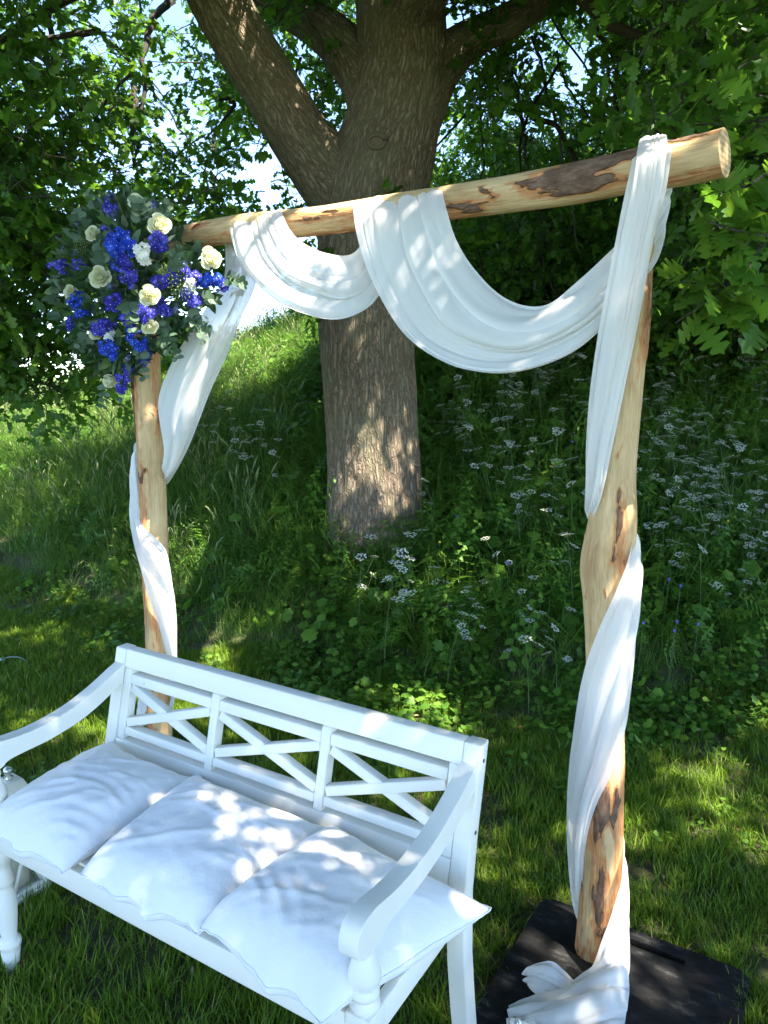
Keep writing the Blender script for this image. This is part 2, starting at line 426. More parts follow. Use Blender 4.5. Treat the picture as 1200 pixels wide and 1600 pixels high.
# ------------------------------------------------------------------ instancing of uncountable stuff (geometry nodes)
def scatter(name, pts, rot, scl, idx, sources, kind='stuff', parent=None, mat=None):
    pts = np.asarray(pts, np.float32)
    me = bpy.data.meshes.new(name); me.vertices.add(len(pts)); me.vertices.foreach_set('co', pts.ravel())
    a = me.attributes.new('rot', 'FLOAT_VECTOR', 'POINT'); a.data.foreach_set('vector', np.asarray(rot, np.float32).ravel())
    a = me.attributes.new('scl', 'FLOAT', 'POINT'); a.data.foreach_set('value', np.asarray(scl, np.float32).ravel())
    a = me.attributes.new('idx', 'INT', 'POINT'); a.data.foreach_set('value', np.asarray(idx, np.int32).ravel())
    o = bpy.data.objects.new(name, me); COL.objects.link(o)
    if parent is not None: o.parent = parent
    o['kind'] = kind
    ng = bpy.data.node_groups.new(name, 'GeometryNodeTree')
    ng.interface.new_socket('Geometry', in_out='INPUT', socket_type='NodeSocketGeometry')
    ng.interface.new_socket('Geometry', in_out='OUTPUT', socket_type='NodeSocketGeometry')
    gi = ng.nodes.new('NodeGroupInput'); go = ng.nodes.new('NodeGroupOutput')
    jn = ng.nodes.new('GeometryNodeJoinGeometry')
    for k, s in enumerate(sources):
        ip = ng.nodes.new('GeometryNodeInstanceOnPoints')
        oi = ng.nodes.new('GeometryNodeObjectInfo'); oi.inputs['Object'].default_value = s; oi.inputs['As Instance'].default_value = True
        na = ng.nodes.new('GeometryNodeInputNamedAttribute'); na.data_type = 'INT'; na.inputs['Name'].default_value = 'idx'
        cp = ng.nodes.new('FunctionNodeCompare'); cp.data_type = 'INT'; cp.operation = 'EQUAL'; cp.inputs[3].default_value = k
        ng.links.new(na.outputs['Attribute'], cp.inputs[2]); ng.links.new(cp.outputs[0], ip.inputs['Selection'])
        nr = ng.nodes.new('GeometryNodeInputNamedAttribute'); nr.data_type = 'FLOAT_VECTOR'; nr.inputs['Name'].default_value = 'rot'
        er = ng.nodes.new('FunctionNodeEulerToRotation'); ng.links.new(nr.outputs['Attribute'], er.inputs[0])
        ns = ng.nodes.new('GeometryNodeInputNamedAttribute'); ns.data_type = 'FLOAT'; ns.inputs['Name'].default_value = 'scl'
        ng.links.new(gi.outputs[0], ip.inputs['Points']); ng.links.new(oi.outputs['Geometry'], ip.inputs['Instance'])
        ng.links.new(er.outputs[0], ip.inputs['Rotation']); ng.links.new(ns.outputs['Attribute'], ip.inputs['Scale'])
        ng.links.new(ip.outputs[0], jn.inputs[0])
    ng.links.new(jn.outputs[0], go.inputs[0])
    md = o.modifiers.new('scatter', 'NODES'); md.node_group = ng
    return o
def source(name, me):      # a mesh only instanced, never linked to the scene on its own
    return bpy.data.objects.new(name, me)

def blade(mb, x, y, h, w, lean, az, bend, nseg=4, m=0, c=0.0):
    t = np.linspace(0, 1, nseg + 1)
    r = lean * t * h + bend * t ** 2 * h
    zz = h * (t - .35 * abs(bend) * t ** 2)
    dx, dy = math.cos(az), math.sin(az)
    C = np.stack([x + r * dx, y + r * dy, zz], -1)
    wv = np.array([-dy, dx, 0]) * w / 2
    prof = (1 - t ** 2.2)[:, None] * .95 + .05
    a = C - wv * prof; b_ = C + wv * prof
    V = np.empty((2 * (nseg + 1), 3)); V[0::2] = a; V[1::2] = b_
    i = np.arange(nseg) * 2
    mb.add(V, np.stack([i, i + 1, i + 3, i + 2], -1), m, c)

# lawn tufts
lawn_src = []
for k in range(7):
    mb = MB(); R = random.Random(k)
    for _ in range(26):
        rr = .045 * math.sqrt(R.random()); a = R.random() * 2 * PI
        h = R.uniform(.025, .062) * (1.25 if R.random() < .12 else 1)
        blade(mb, rr * math.cos(a), rr * math.sin(a), h, R.uniform(.002, .0038), R.uniform(.0, .45), R.random() * 2 * PI, R.uniform(0, .7), 3, 0, R.random() * .5)
    me = mb.mesh('lawn_tuft'); me.materials.append(M['lawn']); lawn_src.append(source('lawn_tuft', me))
def inpoly_mat(x, y):     # keep blades off the black base
    p = np.stack([x - MC[0], y - MC[1]], -1); u = p @ MU; v = p @ MV
    return (np.abs(u) < ML[0] / 2 - .005) & (np.abs(v) < ML[1] / 2 - .005)
A_ = G(850, 1408, .02)[:2]; C_ = G(1172, 1530, .02)[:2]
MU = (C_ - A_) / np.linalg.norm(C_ - A_); MV = np.array([MU[1], -MU[0]])
ML = (np.linalg.norm(C_ - A_) + .0, .74)
MC = (A_ + C_) / 2 + MV * ML[1] / 2
def toe(x): return np.interp(x, TX, TY)
n = 52000
px_ = rng.uniform(-6.5, 4.6, n); py_ = rng.uniform(.9, 7.2, n)
keep = (py_ < toe(px_) + .25) & (np.abs(px_) < .8 * py_ + .9)
bare = fbm(np.stack([px_ * 2.6, py_ * 2.6, 0 * px_], -1), 3, 31)
near_toe = np.clip((py_ - toe(px_) + .6) / .5, 0, 1)
keep &= ~((bare > .635 - .05 * near_toe) & (rng.random(n) < .7))
uu = np.stack([px_ - MC[0], py_ - MC[1]], -1)
mu, mv = uu @ MU, uu @ MV
slot = (np.abs(mu - .055) < .1) & (np.abs(mv + ML[1] / 2 - .055) < .014)
keep &= ~(inpoly_mat(px_, py_) & ~slot)
px_, py_ = px_[keep], py_[keep]; n = len(px_)
hs = .75 + .7 * fbm(np.stack([px_ * 1.7, py_ * 1.7, 0 * px_], -1), 3, 77)
rot = np.stack([rng.normal(0, .12, n), rng.normal(0, .12, n), rng.uniform(0, 2 * PI, n)], -1)
scatter('lawn_grass', np.stack([px_, py_, terr(px_, py_) - .004], -1), rot, hs * rng.uniform(.8, 1.2, n), rng.integers(0, 7, n), lawn_src)

# meadow tufts
mead_src = []
for k in range(7):
    mb = MB(); R = random.Random(100 + k)
    for _ in range(24):
        rr = .10 * math.sqrt(R.random()); a = R.random() * 2 * PI
        h = R.uniform(.16, .44)
        blade(mb, rr * math.cos(a), rr * math.sin(a), h, R.uniform(.0035, .0075), R.uniform(.05, .45), R.random() * 2 * PI, R.uniform(.1, 1.1), 5, 0, R.random() * .5)
    if k == 6:
        for _ in range(5):
            x, y, az, h = R.uniform(-.07, .07), R.uniform(-.07, .07), R.random() * 2 * PI, R.uniform(.45, .68)
            t = np.linspace(0, 1, 6); b = R.uniform(.1, .35)
            C = np.stack([x + math.cos(az) * b * h * t ** 2, y + math.sin(az) * b * h * t ** 2, h * (t - .12 * t ** 3)], -1)
            V, F = tube_arr(C, .0013, 3, cap=False); mb.add(V, F, 1, R.random() * .4)
            C2 = catmull(C[-2:], np.linspace(.1, 1.1, 4)); C2[-1, 2] -= .02
            V, F = tube_arr(C2, [.002, .0065, .005, .001], 4, cap=False); mb.add(V, F, 1, R.random() * .4)
    me = mb.mesh('meadow_tuft'); me.materials.append(M['meadow']); me.materials.append(M['seed']); mead_src.append(source('meadow_tuft', me))
def frustum(x, y, mgn=1.3): return np.abs(x) < .56 * y + mgn
n = 24000
mx_ = rng.uniform(-9, 8.5, n); my_ = 3.0 + 11 * rng.random(n) ** 1.25
sd = my_ - toe(mx_)
dens = fbm(np.stack([mx_ * 1.1, my_ * 1.1, 0 * mx_], -1), 3, 12)
leafy = np.clip((mx_ + .9) / 1.6, 0, 1)            # herbs take over to the right of the trunk
keep = (sd > -.05) & frustum(mx_, my_) & (rng.random(n) < np.clip(sd / .5, .12, 1) * (1 - .45 * leafy * (dens > .48)))
keep &= ~((np.hypot(mx_ + .1, my_ - 5.25) < .33))
mx_, my_, sd = mx_[keep], my_[keep], sd[keep]; n = len(mx_)
sc_ = np.clip(.40 + sd * .5, .40, 1.0) * np.where((mx_ < -.4) & (sd > 2.5), .75, 1) * rng.uniform(.75, 1.25, n) * np.where(mx_ > .3, .8, 1)
rot = np.stack([rng.normal(0, .15, n), rng.normal(0, .15, n), rng.uniform(0, 2 * PI, n)], -1)
scatter('meadow_grass', np.stack([mx_, my_, terr(mx_, my_) - .01], -1), rot, sc_, np.where((mx_ < -.9) & (rng.random(n) < .15), 6, rng.integers(0, 6, n)), mead_src)

# broad-leaved herbs at the foot of and up the bank
def round_leaf(mb, c, nrm, r, az, tone, lob=7):
    nrm = np.array(nrm, float); nrm /= np.linalg.norm(nrm)
    a = np.cross(nrm, [math.cos(az), math.sin(az), .01]); a /= np.linalg.norm(a); b = np.cross(nrm, a)
    th = np.linspace(0, 2 * PI, 15)[:-1]
    rr = r * (1 + .12 * np.cos(lob * th)) * (1 - .35 * np.exp(-((th - PI) / .35) ** 2))
    V = np.vstack([c, c + rr[:, None] * (np.cos(th)[:, None] * a + np.sin(th)[:, None] * b) + nrm * (-.12 * r * np.cos(2 * th))[:, None]])
    j = np.arange(14); mb.add(V, np.stack([0 * j, j + 1, (j + 1) % 14 + 1], -1), 0, tone)
herb_src = []
for k in range(4):                                   # round and heart leaves
    mb = MB(); R = random.Random(200 + k)
    for _ in range(11):
        rr = .11 * math.sqrt(R.random()); a = R.random() * 2 * PI; h = R.uniform(.03, .16)
        c = np.array([rr * math.cos(a), rr * math.sin(a), h])
        V, F = tube_arr([[c[0] * .3, c[1] * .3, 0], c * np.array([.8, .8, .6]), c], .0014, 3, cap=False); mb.add(V, F, 0, .1)
        round_leaf(mb, c, (R.gauss(0, .35), R.gauss(0, .35) - .15, 1), R.uniform(.016, .036), R.random() * 6.3, R.random() * .6)
    me = mb.mesh('herb_clump'); me.materials.append(M['herb']); herb_src.append(source('herb_clump', me))
def frond(mb, base, az, L, lift, tone, nl=7):
    t = np.linspace(0, 1, nl)
    d = np.array([math.cos(az), math.sin(az), 0]); s = np.array([-d[1], d[0], 0])
    C = base + d * (L * t)[:, None] + np.array([0, 0, 1]) * (lift * L * (t - .8 * t ** 2))[:, None]
    V, F = tube_arr(C, .0012, 3, cap=False); mb.add(V, F, 0, tone)
    for i in range(1, nl):
        for sg in (-1, 1):
            l = L * .42 * (1 - .75 * t[i]) + .008
            for q in range(3):
                o = C[i] + s * sg * l * (q / 3) + d * l * .15 * q
                w = l * .26 * (1 - .2 * q); dd = (s * sg + d * .8); dd /= np.linalg.norm(dd); e = l * .42
                V = np.array([o, o + dd * e * .5 + d * w * .5, o + dd * e + [0, 0, -.004], o + dd * e * .5 - d * w * .6])
                mb.add(V, np.array([[0, 1, 2, 3]]), 0, tone)
for k in range(4):                                   # ferny cow parsley leaves
    mb = MB(); R = random.Random(300 + k)
    for _ in range(7):
        a = R.random() * 2 * PI; h = R.uniform(.05, .26); L = R.uniform(.12, .22)
        b0 = np.array([.03 * math.cos(a), .03 * math.sin(a), h])
        V, F = tube_arr([[0, 0, 0], b0], .002, 3, cap=False); mb.add(V, F, 0, .1)
        frond(mb, b0, a, L, R.uniform(.1, .5), R.random() * .6)
    me = mb.mesh('fern_leaf_clump'); me.materials.append(M['herb']); herb_src.append(source('fern_leaf_clump', me))
for k in range(2):                                   # upright leafy stems
    mb = MB(); R = random.Random(350 + k)
    for _ in range(3):
        x, y = R.uniform(-.08, .08), R.uniform(-.08, .08); h = R.uniform(.3, .5)
        V, F = tube_arr([[x, y, 0], [x * 1.3, y * 1.3, h]], .0022, 3, cap=False); mb.add(V, F, 0, .2)
        for j in range(8):
            z = h * (.25 + .75 * j / 7); az = j * 1.57 + R.random() * .4
            for sg in (0, PI):
                a = az + sg; l = .06 * (1 - .5 * j / 7); d = np.array([math.cos(a), math.sin(a), -.25]); s = np.array([-math.sin(a), math.cos(a), 0]); o = np.array([x * 1.2, y * 1.2, z])
                V = np.array([o, o + d * l * .4 + s * l * .3, o + d * l, o + d * l * .4 - s * l * .3]); mb.add(V, np.array([[0, 1, 2, 3]]), 0, R.random() * .5)
    me = mb.mesh('leafy_stem_clump'); me.materials.append(M['herb']); herb_src.append(source('leafy_stem_clump', me))
n = 19000
hx = rng.uniform(-7, 7.5, n); hy = 3.0 + 9 * rng.random(n) ** 1.3
sd = hy - toe(hx); dn = fbm(np.stack([hx * 1.3, hy * 1.3, 0 * hx + 4], -1), 3, 55)
w = np.where(hx > -.7, .95, .12 + .3 * (sd < 1)) * np.clip(sd * 2 + .9, 0, 1) * (.25 + .75 * (dn > .42))
keep = (sd > -.45) & frustum(hx, hy) & (rng.random(n) < w) & ~(np.hypot(hx + .1, hy - 5.25) < .36)
hx, hy, sd = hx[keep], hy[keep], sd[keep]; n = len(hx)
low = sd < .45
rr_ = rng.random(n); ix = np.where(low, rng.integers(0, 4, n), np.where(rr_ < .38, rng.integers(4, 8, n), np.where(rr_ < .72, rng.integers(8, 10, n), rng.integers(0, 4, n))))
sc_ = np.where(low, rng.uniform(.45, .85, n), rng.uniform(.7, 1.3, n)) * np.where(~low & (ix < 4), 1.5, 1)
tl_ = np.where(low, .15, .42)
rot = np.stack([rng.normal(0, 1, n) * tl_, rng.normal(0, 1, n) * tl_, rng.uniform(0, 2 * PI, n)], -1)
scatter('ground_cover_herbs', np.stack([hx, hy, terr(hx, hy) - .01], -1), rot, sc_, ix, herb_src)

# clover and fallen bits in the lawn
n = 900
cx0 = rng.uniform(-3.5, 2.6, n); cy0 = rng.uniform(1.1, 5, n); kk_ = (cy0 < toe(cx0)) & (np.abs(cx0) < .58 * cy0 + .4) & ~inpoly_mat(cx0, cy0) & (fbm(np.stack([cx0 * 2, cy0 * 2, 0 * cx0 + 3], -1), 3, 9) > .5); cx0, cy0 = cx0[kk_], cy0[kk_]; n = len(cx0)
scatter('clover', np.stack([cx0, cy0, terr(cx0, cy0)], -1), np.stack([rng.normal(0, .2, n), rng.normal(0, .2, n), rng.uniform(0, 6.28, n)], -1), rng.uniform(.28, .5, n), rng.integers(0, 4, n), herb_src[:4])
M['litter'] = leaf_mat('dry_leaf', [(0, (.10, .06, .03)), (.6, (.22, .15, .08)), (1, (.36, .30, .18))], (.3, .2, .1), .2, .8, .1)
mb = MB(); _R = random.Random(12); mb.add([[0, 0, 0], [.4, .22, .1], [1, 0, .02], [.5, -.25, .12]], np.array([[0, 1, 2, 3]]), 0, .2)
lm_ = mb.mesh('dry_leaf', False); lm_.materials.append(M['litter']); mb = MB(); mb.add([[0, -.02, 0], [0, .02, 0], [1, .03, .05], [1, -.01, .05]], np.array([[0, 1, 2, 3]]), 0, .9); lm2 = mb.mesh('dry_blade', False); lm2.materials.append(M['litter'])
n = 1500
cx0 = rng.uniform(-3.5, 2.6, n); cy0 = rng.uniform(1.1, 5.5, n); kk_ = (cy0 < toe(cx0) + .4); cx0, cy0 = cx0[kk_], cy0[kk_]; n = len(cx0); onm = inpoly_mat(cx0, cy0)
kk_ = ~onm | (rng.random(n) < .10); cx0, cy0, onm = cx0[kk_], cy0[kk_], onm[kk_]; n = len(cx0)
scatter('lawn_litter', np.stack([cx0, cy0, np.where(onm, .041, terr(cx0, cy0) + rng.uniform(.005, .035, n))], -1), np.stack([rng.normal(0, .3, n) * ~onm, rng.normal(0, .3, n) * ~onm, rng.uniform(0, 6.28, n)], -1), rng.uniform(.012, .035, n) * np.where(onm, .6, 1), rng.integers(0, 2, n), [source('dry_leaf', lm_), source('dry_blade', lm2)])

# ------------------------------------------------------------------ the oak
def logmesh(name, C, R, nseg=40, nring=80, up=None, amp=.06, axial=2.5, around=9, ridge=0.0, seed=1, taper_end=False, barkf=None):
    t = np.linspace(0, 1, nring); Cc = catmull(C, t); Rr = catmull(np.asarray(R, float)[:, None], t)[:, 0]
    V, F = tube_arr(Cc, Rr, nseg, up)
    s = np.concatenate([[0], np.cumsum(np.linalg.norm(np.diff(Cc, axis=0), axis=1))])
    th = np.linspace(0, 2 * PI, nseg, endpoint=False)
    S, TH = np.meshgrid(s, th, indexing='ij'); RR = np.broadcast_to(Rr[:, None], S.shape)
    q = np.stack([S, np.cos(TH) * RR, np.sin(TH) * RR], -1)
    qn = np.stack([S * axial, np.cos(TH) * RR * around, np.sin(TH) * RR * around], -1)
    d = (fbm(qn, 3, seed) - .5) * 2 * amp * RR
    if ridge:
        qr = np.stack([S * 3.2 + 2 * fbm(q * 4, 2, 5), np.cos(TH) * RR * 26, np.sin(TH) * RR * 26], -1)
        d += ridge * (1 - 2 * np.abs(fbm(qr, 3, seed + 5) - .5) * 2)
    nv = nring * nseg; cen = np.repeat(Cc, nseg, 0); dirv = (V[:nv] - cen); dirv /= np.linalg.norm(dirv, axis=1)[:, None] + 1e-9
    V[:nv] += dirv * d.reshape(-1, 1)
    wuv = np.vstack([q.reshape(-1, 3), [[0, 0, 0], [s[-1], 0, 0]]])
    bk = np.zeros(len(V))
    if barkf is not None:
        bk[:nv] = barkf(S / s[-1], TH, q).reshape(-1)
        e_ = np.clip((bk[:nv] - .50) / .08, 0, 1); V[:nv] += dirv * (.0032 * e_ * e_ * (3 - 2 * e_) + .003 * e_ * (fbm(q.reshape(-1, 3) * np.array([40, 90, 90]), 2, 4) - .5))[:, None]
    mats = [0] * len(F[0]) + [1 if barkf is not None else 0] * len(F[1])
    me = npmesh(name, V, F, True, mats=mats, cols={'bark': bk})
    a = me.attributes.new('wuv', 'FLOAT_VECTOR', 'POINT'); a.data.foreach_set('vector', wuv.astype(np.float32).ravel())
    me.polygons.foreach_set('use_smooth', np.array([1] * len(F[0]) + [0] * len(F[1]), dtype=bool))
    return me
YT = 5.25
base_t = Dp(585, 830, YT)
oak = empty('oak_tree', (base_t[0], base_t[1], terr(base_t[0], base_t[1])), 0, 'large oak with forked brown trunk standing on the grassy bank behind the arch', 'tree')
OL = np.array(oak.location)
def tl(*pts): return np.array([Dp(a, b, YT + (c if c else 0)) - OL for a, b, c in pts])
def pr(w, y=YT): return w / 2 * (y * 1.02) / FPX
trunk_pts = tl((588, 900, 0), (587, 820, 0), (585, 740, 0), (578, 620, 0), (572, 500, 0), (575, 400, 0), (585, 300, 0), (612, 200, 0), (628, 100, 0), (625, 20, 0), (610, -120, .05), (590, -320, .1))
trunk_r = [pr(190), pr(158), pr(141), pr(137), pr(139), pr(144), pr(152), pr(134), pr(124), pr(120), pr(108), pr(80)]
trk = link('trunk', logmesh('trunk', trunk_pts, trunk_r, 140, 420, (0, -1, 0), .045, 1.5, 4, .013, 3), oak, M['bark'])
limbs = [
    [tl((575, 345, .02), (520, 280, -.03), (470, 215, -.12), (425, 140, -.22), (375, 60, -.35), (330, -20, -.5), (250, -160, -.8), (120, -330, -1.3)), [pr(118), pr(98), pr(82), pr(77), pr(73), pr(68), pr(56), pr(36)]],
    [tl((600, 170, .0), (565, 110, .1), (510, 50, .25), (440, 10, .4), (340, -40, .6), (180, -120, 1.0), (-60, -160, 1.6)), [pr(96), pr(74), pr(58), pr(50), pr(45), pr(38), pr(24)]],
    [tl((640, 170, .0), (680, 110, .05), (730, 65, .1), (800, 30, .1), (880, -25, .0), (1000, -110, -.3), (1180, -220, -.9)), [pr(96), pr(70), pr(50), pr(42), pr(38), pr(32), pr(22)]],
    [tl((615, 60, 0), (655, -20, -.3), (700, -110, -.9), (760, -260, -1.9), (800, -420, -2.9)), [pr(90), pr(80), pr(66), pr(52), pr(34)]],
]
for k, (c, r) in enumerate(limbs):
    link('limb', logmesh('limb', c, r, 80, 220, (0, -1, 0), .05, 2, 5, .010, 20 + k), oak, M['bark'])
# knot scar on the trunk
mb = MB(); kc = Dp(588, 222, YT - pr(148)) - OL
for rr, zz in ((.062, 0), (.045, .016)):
    th = np.linspace(0, 2 * PI, 22)[:-1]
    C = np.stack([kc[0] + rr * 1.1 * np.cos(th), np.full(21, kc[1] + .004 - zz), kc[2] + rr * .85 * np.sin(th)], -1)
    C = np.vstack([C, C[:2]]); V, F = tube_arr(C, .013, 6, cap=False); mb.add(V, F)
th = np.linspace(0, 2 * PI, 21)[:-1]; V = np.vstack([[kc + [0, -.012, 0]], np.stack([kc[0] + .05 * np.cos(th), np.full(20, kc[1] - .008), kc[2] + .04 * np.sin(th)], -1)])
mb.add(V, np.stack([np.zeros(20, int), np.arange(20) + 1, (np.arange(20) + 1) % 20 + 1], -1))
link('knot_scar', mb.mesh('knot_scar'), oak, M['bark'])

# oak leaf outline
def oakleaf(nlob=4, bend=.15, rs=0, scale=1.0, wid=.34):
    R = random.Random(rs)
    L = []
    ts = []
    for i in range(nlob):
        t0 = .12 + .8 * i / nlob; t1 = .12 + .8 * (i + .55) / nlob
        wl = wid * (.45 + .8 * math.sin(PI * min(1, (t1 + .12)) ** 1.3 * .85)) * R.uniform(.85, 1.1)
        ts += [(t0, .06 + .05 * i / nlob), (t1 - .02, wl), (t1 + .055, wl * .92)]
    ts += [(.93, .07), (1.0, .0)]
    mid = [(0, 0, 0)] + [(t, 0, 0) for t, w in ts]
    V = [(0, 0, 0)]
    rt, lf = [], []
    def zf(t, y): return -bend * t * t + .25 * abs(y) * .6
    for t, w in ts[:-1]:
        rt.append((t, w, zf(t, w))); 
    for t, w in ts[:-1]:
        lf.append((t - .0, -w * R.uniform(.85, 1.1), zf(t, w)))
    k = len(rt)
    V = [(0, .008, 0)] + [(t, 0, zf(t, 0)) for t, w in ts[:-1]] + [(1, 0, zf(1, 0))] + rt + lf
    F3 = []; F4 = []
    for sgn, off in ((1, k + 2), (-1, 2 * k + 2)):
        F3.append([0, 1, off] if sgn < 0 else [0, off, 1])
        for i in range(k - 1):
            q = [1 + i, off + i, off + i + 1, 2 + i]
            F4.append(q if sgn > 0 else q[::-1])
        q = [k, off + k - 1, k + 1]; F3.append(q if sgn > 0 else q[::-1])
    return np.array(V) * scale, [np.array(F4), np.array(F3)]
def simple_leaf(rs):
    R = random.Random(rs)
    w = [.05, .22 * R.uniform(.8, 1.2), .10, .30 * R.uniform(.8, 1.2), .13, .27, 0]
    t = [0, .28, .40, .62, .74, .88, 1.0]
    V = [(t[i], w[i], .25 * w[i] - .2 * t[i] ** 2) for i in range(6)] + [(1, 0, -.2)] + [(t[i], -w[i], .25 * w[i] - .2 * t[i] ** 2) for i in range(5, -1, -1)]
    mids = [(t[i], 0, -.2 * t[i] ** 2) for i in (0, 2, 4)]
    V = V + mids; m0, m2, m4 = 13, 14, 15
    F = [[m0, 0, 1], [m0, 1, m2], [1, 2, m2], [m2, 2, 3], [m2, 3, m4], [3, 4, m4], [m4, 4, 5], [m4, 5, 6], [m4, 6, 7], [m4, 7, 8], [8, 9, m4], [m4, 9, m2], [9, 10, m2], [m2, 10, 11], [m2, 11, m0], [11, 12, m0]]
    return np.array(V), np.array(F)[:, ::-1]
def rotm(eul): return np.array(Euler(eul).to_matrix())
twig_src = []
for k in range(8):
    mb = MB(); R = random.Random(400 + k); L = R.uniform(.24, .36)
    t = np.linspace(0, 1, 5); C = np.stack([L * t, .04 * np.sin(3 * t + k), -.05 * t ** 2], -1)
    V, F = tube_arr(C, np.linspace(.0035, .0012, 5), 4, cap=False); mb.add(V, F, 1)
    side = []
    for j in range(3):
        b = C[1 + j]; d = np.array([.6, R.choice((-1, 1)) * .8, R.uniform(-.2, .5)]); e = b + d * R.uniform(.06, .12)
        V, F = tube_arr([b, (b + e) / 2 + [0, 0, .01], e], .0012, 3, cap=False); mb.add(V, F, 1); side.append(e)
    anchors = [C[4]] * 4 + [C[3], C[2]] + side * 3
    for a in anchors:
        V, F = simple_leaf(R.random()); s = R.uniform(.055, .10)
        V = V * s @ rotm((R.uniform(-.9, .9), R.uniform(-.5, .8), R.uniform(-PI * .75, PI * .75))).T + np.array(a) + np.array([R.gauss(0, .008) for _ in range(3)])
        mb.add(V, F, 0, R.random() * .55)
    me = mb.mesh('leafy_twig', smooth=False); me.materials.append(M['oak_leaf']); me.materials.append(M['twig']); twig_src.append(source('leafy_twig', me))

def region(n, lo, hi, fn):
    p = rng.uniform(lo, hi, (n, 3)); return p[fn(p)]
def cl(p, f, seed, th):    # clumpy crowns: keep where noise is high
    return fbm(p * f, 3, seed) > th
def pix(p):
    q = p - CAM; d = q @ Fv; return 600 + FPX * (q @ Rv) / d, 800 - FPX * (q @ Uv) / d, d
pts = []
# back curtain behind the arch
def backf(p):
    u, v, d = pix(p)
    low = np.interp(u, [-300, 0, 60, 180, 260, 420, 500, 660, 760, 960, 1100, 1500], [560, 570, 580, 540, 440, 400, 470, 420, 500, 520, 540, 560])
    low = low + 60 * (fbm(np.stack([p[:, 0] * 1.3, p[:, 1] * .5, 0 * u], -1), 3, 8) - .5) * 2
    hole = fbm(np.stack([p[:, 0] * .9, p[:, 1] * .25, p[:, 2] * .9], -1), 3, 91)
    ok = (v < low) & (v > -420) & (u > -500) & (u < 1600) & cl(p, 2.4, 41, .50) & (hole < .505)
    return ok & (p[:, 2] > terr(p[:, 0], p[:, 1]) + .8)
pts.append(region(52000, (-6.5, 5.0, 1.4), (7, 9.6, 6.6), backf))
# middle: in front of the trunk line on the left (lit green), and the right upper mass
def leftf(p):
    u, v, d = pix(p)
    return (u < 470) & (u < 265 + .5 * v) & (v < np.interp(u, [-200, 150, 330, 470], [640, 400, 340, 330])) & (v > -300) & cl(p, 2.2, 43, .52)
pts.append(region(5200, (-4.2, 3.9, 1.9), (-.4, 5.2, 4.6), leftf))
def rightf(p):
    u, v, d = pix(p)
    return (u > 930) & (u < 1400) & (v > -300) & (v < np.interp(u, [900, 1000, 1100, 1200], [60, 170, 330, 400])) & cl(p, 2.2, 44, .45)
pts.append(region(3200, (.8, 2.7, 2.0), (4.2, 4.6, 4.4), rightf))
# dark mass far right above the bank
def farright(p):
    u, v, d = pix(p)
    return (u > 1000) & (u < 1500) & (v < 500) & (v > 100) & cl(p, 1.6, 45, .42)
pts.append(region(3800, (1.8, 5, 2.0), (6, 8, 5), farright))
crown_back = np.vstack(pts)
# roof over the arch and camera
def rooff(p):
    r = np.hypot((p[:, 0] - 1.8) / 4.9, (p[:, 1] - 1.7) / 5.1)
    u, v, d = pix(p)
    return (r < 1) & ~((d > 0) & (v > -60) & (u > -100) & (u < 1300)) & cl(p, 1.6, 47, .30) & ~((p[:, 0] < -.4) & (p[:, 1] > 3.3) & (rng.random(len(p)) < .45))
roof = region(40000, (-3.6, -3.4, 3.9), (6.6, 6.8, 5.6), rooff)
crown = np.vstack([crown_back, roof])
# gaps in the crown where the photograph's sun flecks come through: (target point, radius)
gaps = []
def gp(p, r): gaps.append((np.asarray(p, float), r))
for (a, b, z, r) in [(398, 1355, .53, -.045), (445, 1300, .53, -.04), (545, 1480, .53, -.045), (655, 1430, .53, -.035), (505, 1565, .53, -.05), (120, 1320, .53, -.055),
                    (1070, 1205, 0, .12), (1150, 1250, 0, .12), (1170, 1400, 0, .04), (1190, 1540, 0, .06), (985, 1310, 0, -.03), (780, 1385, 0, -.03), (850, 1340, 0, -.02), (870, 1395, 0, -.03),
                    (200, 1510, 0, .0), (60, 1590, 0, -.03), (330, 1015, 0, .12), (300, 1035, 0, .1), (700, 1135, 0, .11), (620, 1120, 0, .05), (1150, 1120, 0, .09),
                    (60, 930, 0, .16), (10, 1110, 0, .08), (200, 945, 0, .14), (90, 880, 0, .22), (30, 850, .1, .25), (170, 1150, 0, .05), (30, 990, 0, .1),
                    (630, 1125, .8, -.045), (245, 1050, .8, -.04), (560, 1180, .7, -.06), (715, 1375, .5, -.06), (480, 1090, .8, -.04), (500, 1110, .8, -.05), (590, 1175, .7, -.06), (300, 1065, .8, -.06)]:
    gp(G(a, b, z), r)
_r = random.Random(99)
def spare(p):         # a lawn fleck whose sunbeam would cross the bench first is left out
    if p[2] > .1: return True
    u, v, d = pix(p + SUN * (.52 / SUN[2])); return not (-60 < u < 800 and v > 1150)
def rgp(n, x0, x1, y0, y1, r0, r1, z=0):
    for _ in range(n):
        p = G(_r.uniform(x0, x1), _r.uniform(y0, y1), z)
        if spare(p): gp(p, _r.uniform(r0, r1))
rgp(26, 770, 1230, 1180, 1620, -.08, -.01); rgp(26, -60, 420, 900, 1180, -.04, .08); rgp(8, 0, 520, 1440, 1640, -.07, 0)
for (a, b, o, r) in [(1020, 235, .06, -.02), (430, 350, .07, -.02), (960, 1000, .07, .07), (945, 1500, .08, .08), (985, 920, .06, .05), (770, 320, .06, -.03), (1095, 240, .06, -.02), (300, 375, .05, -.03), (730, 570, .12, -.05), (820, 490, .1, -.05), (935, 800, .05, .05), (240, 780, .05, .05), (235, 640, .05, .04), (250, 900, .06, .04), (325, 405, .15, -.03), (200, 380, .2, -.02), (925, 1400, .05, .05), (940, 1200, .06, .04)]:
    gp(P(a, b, o), r)
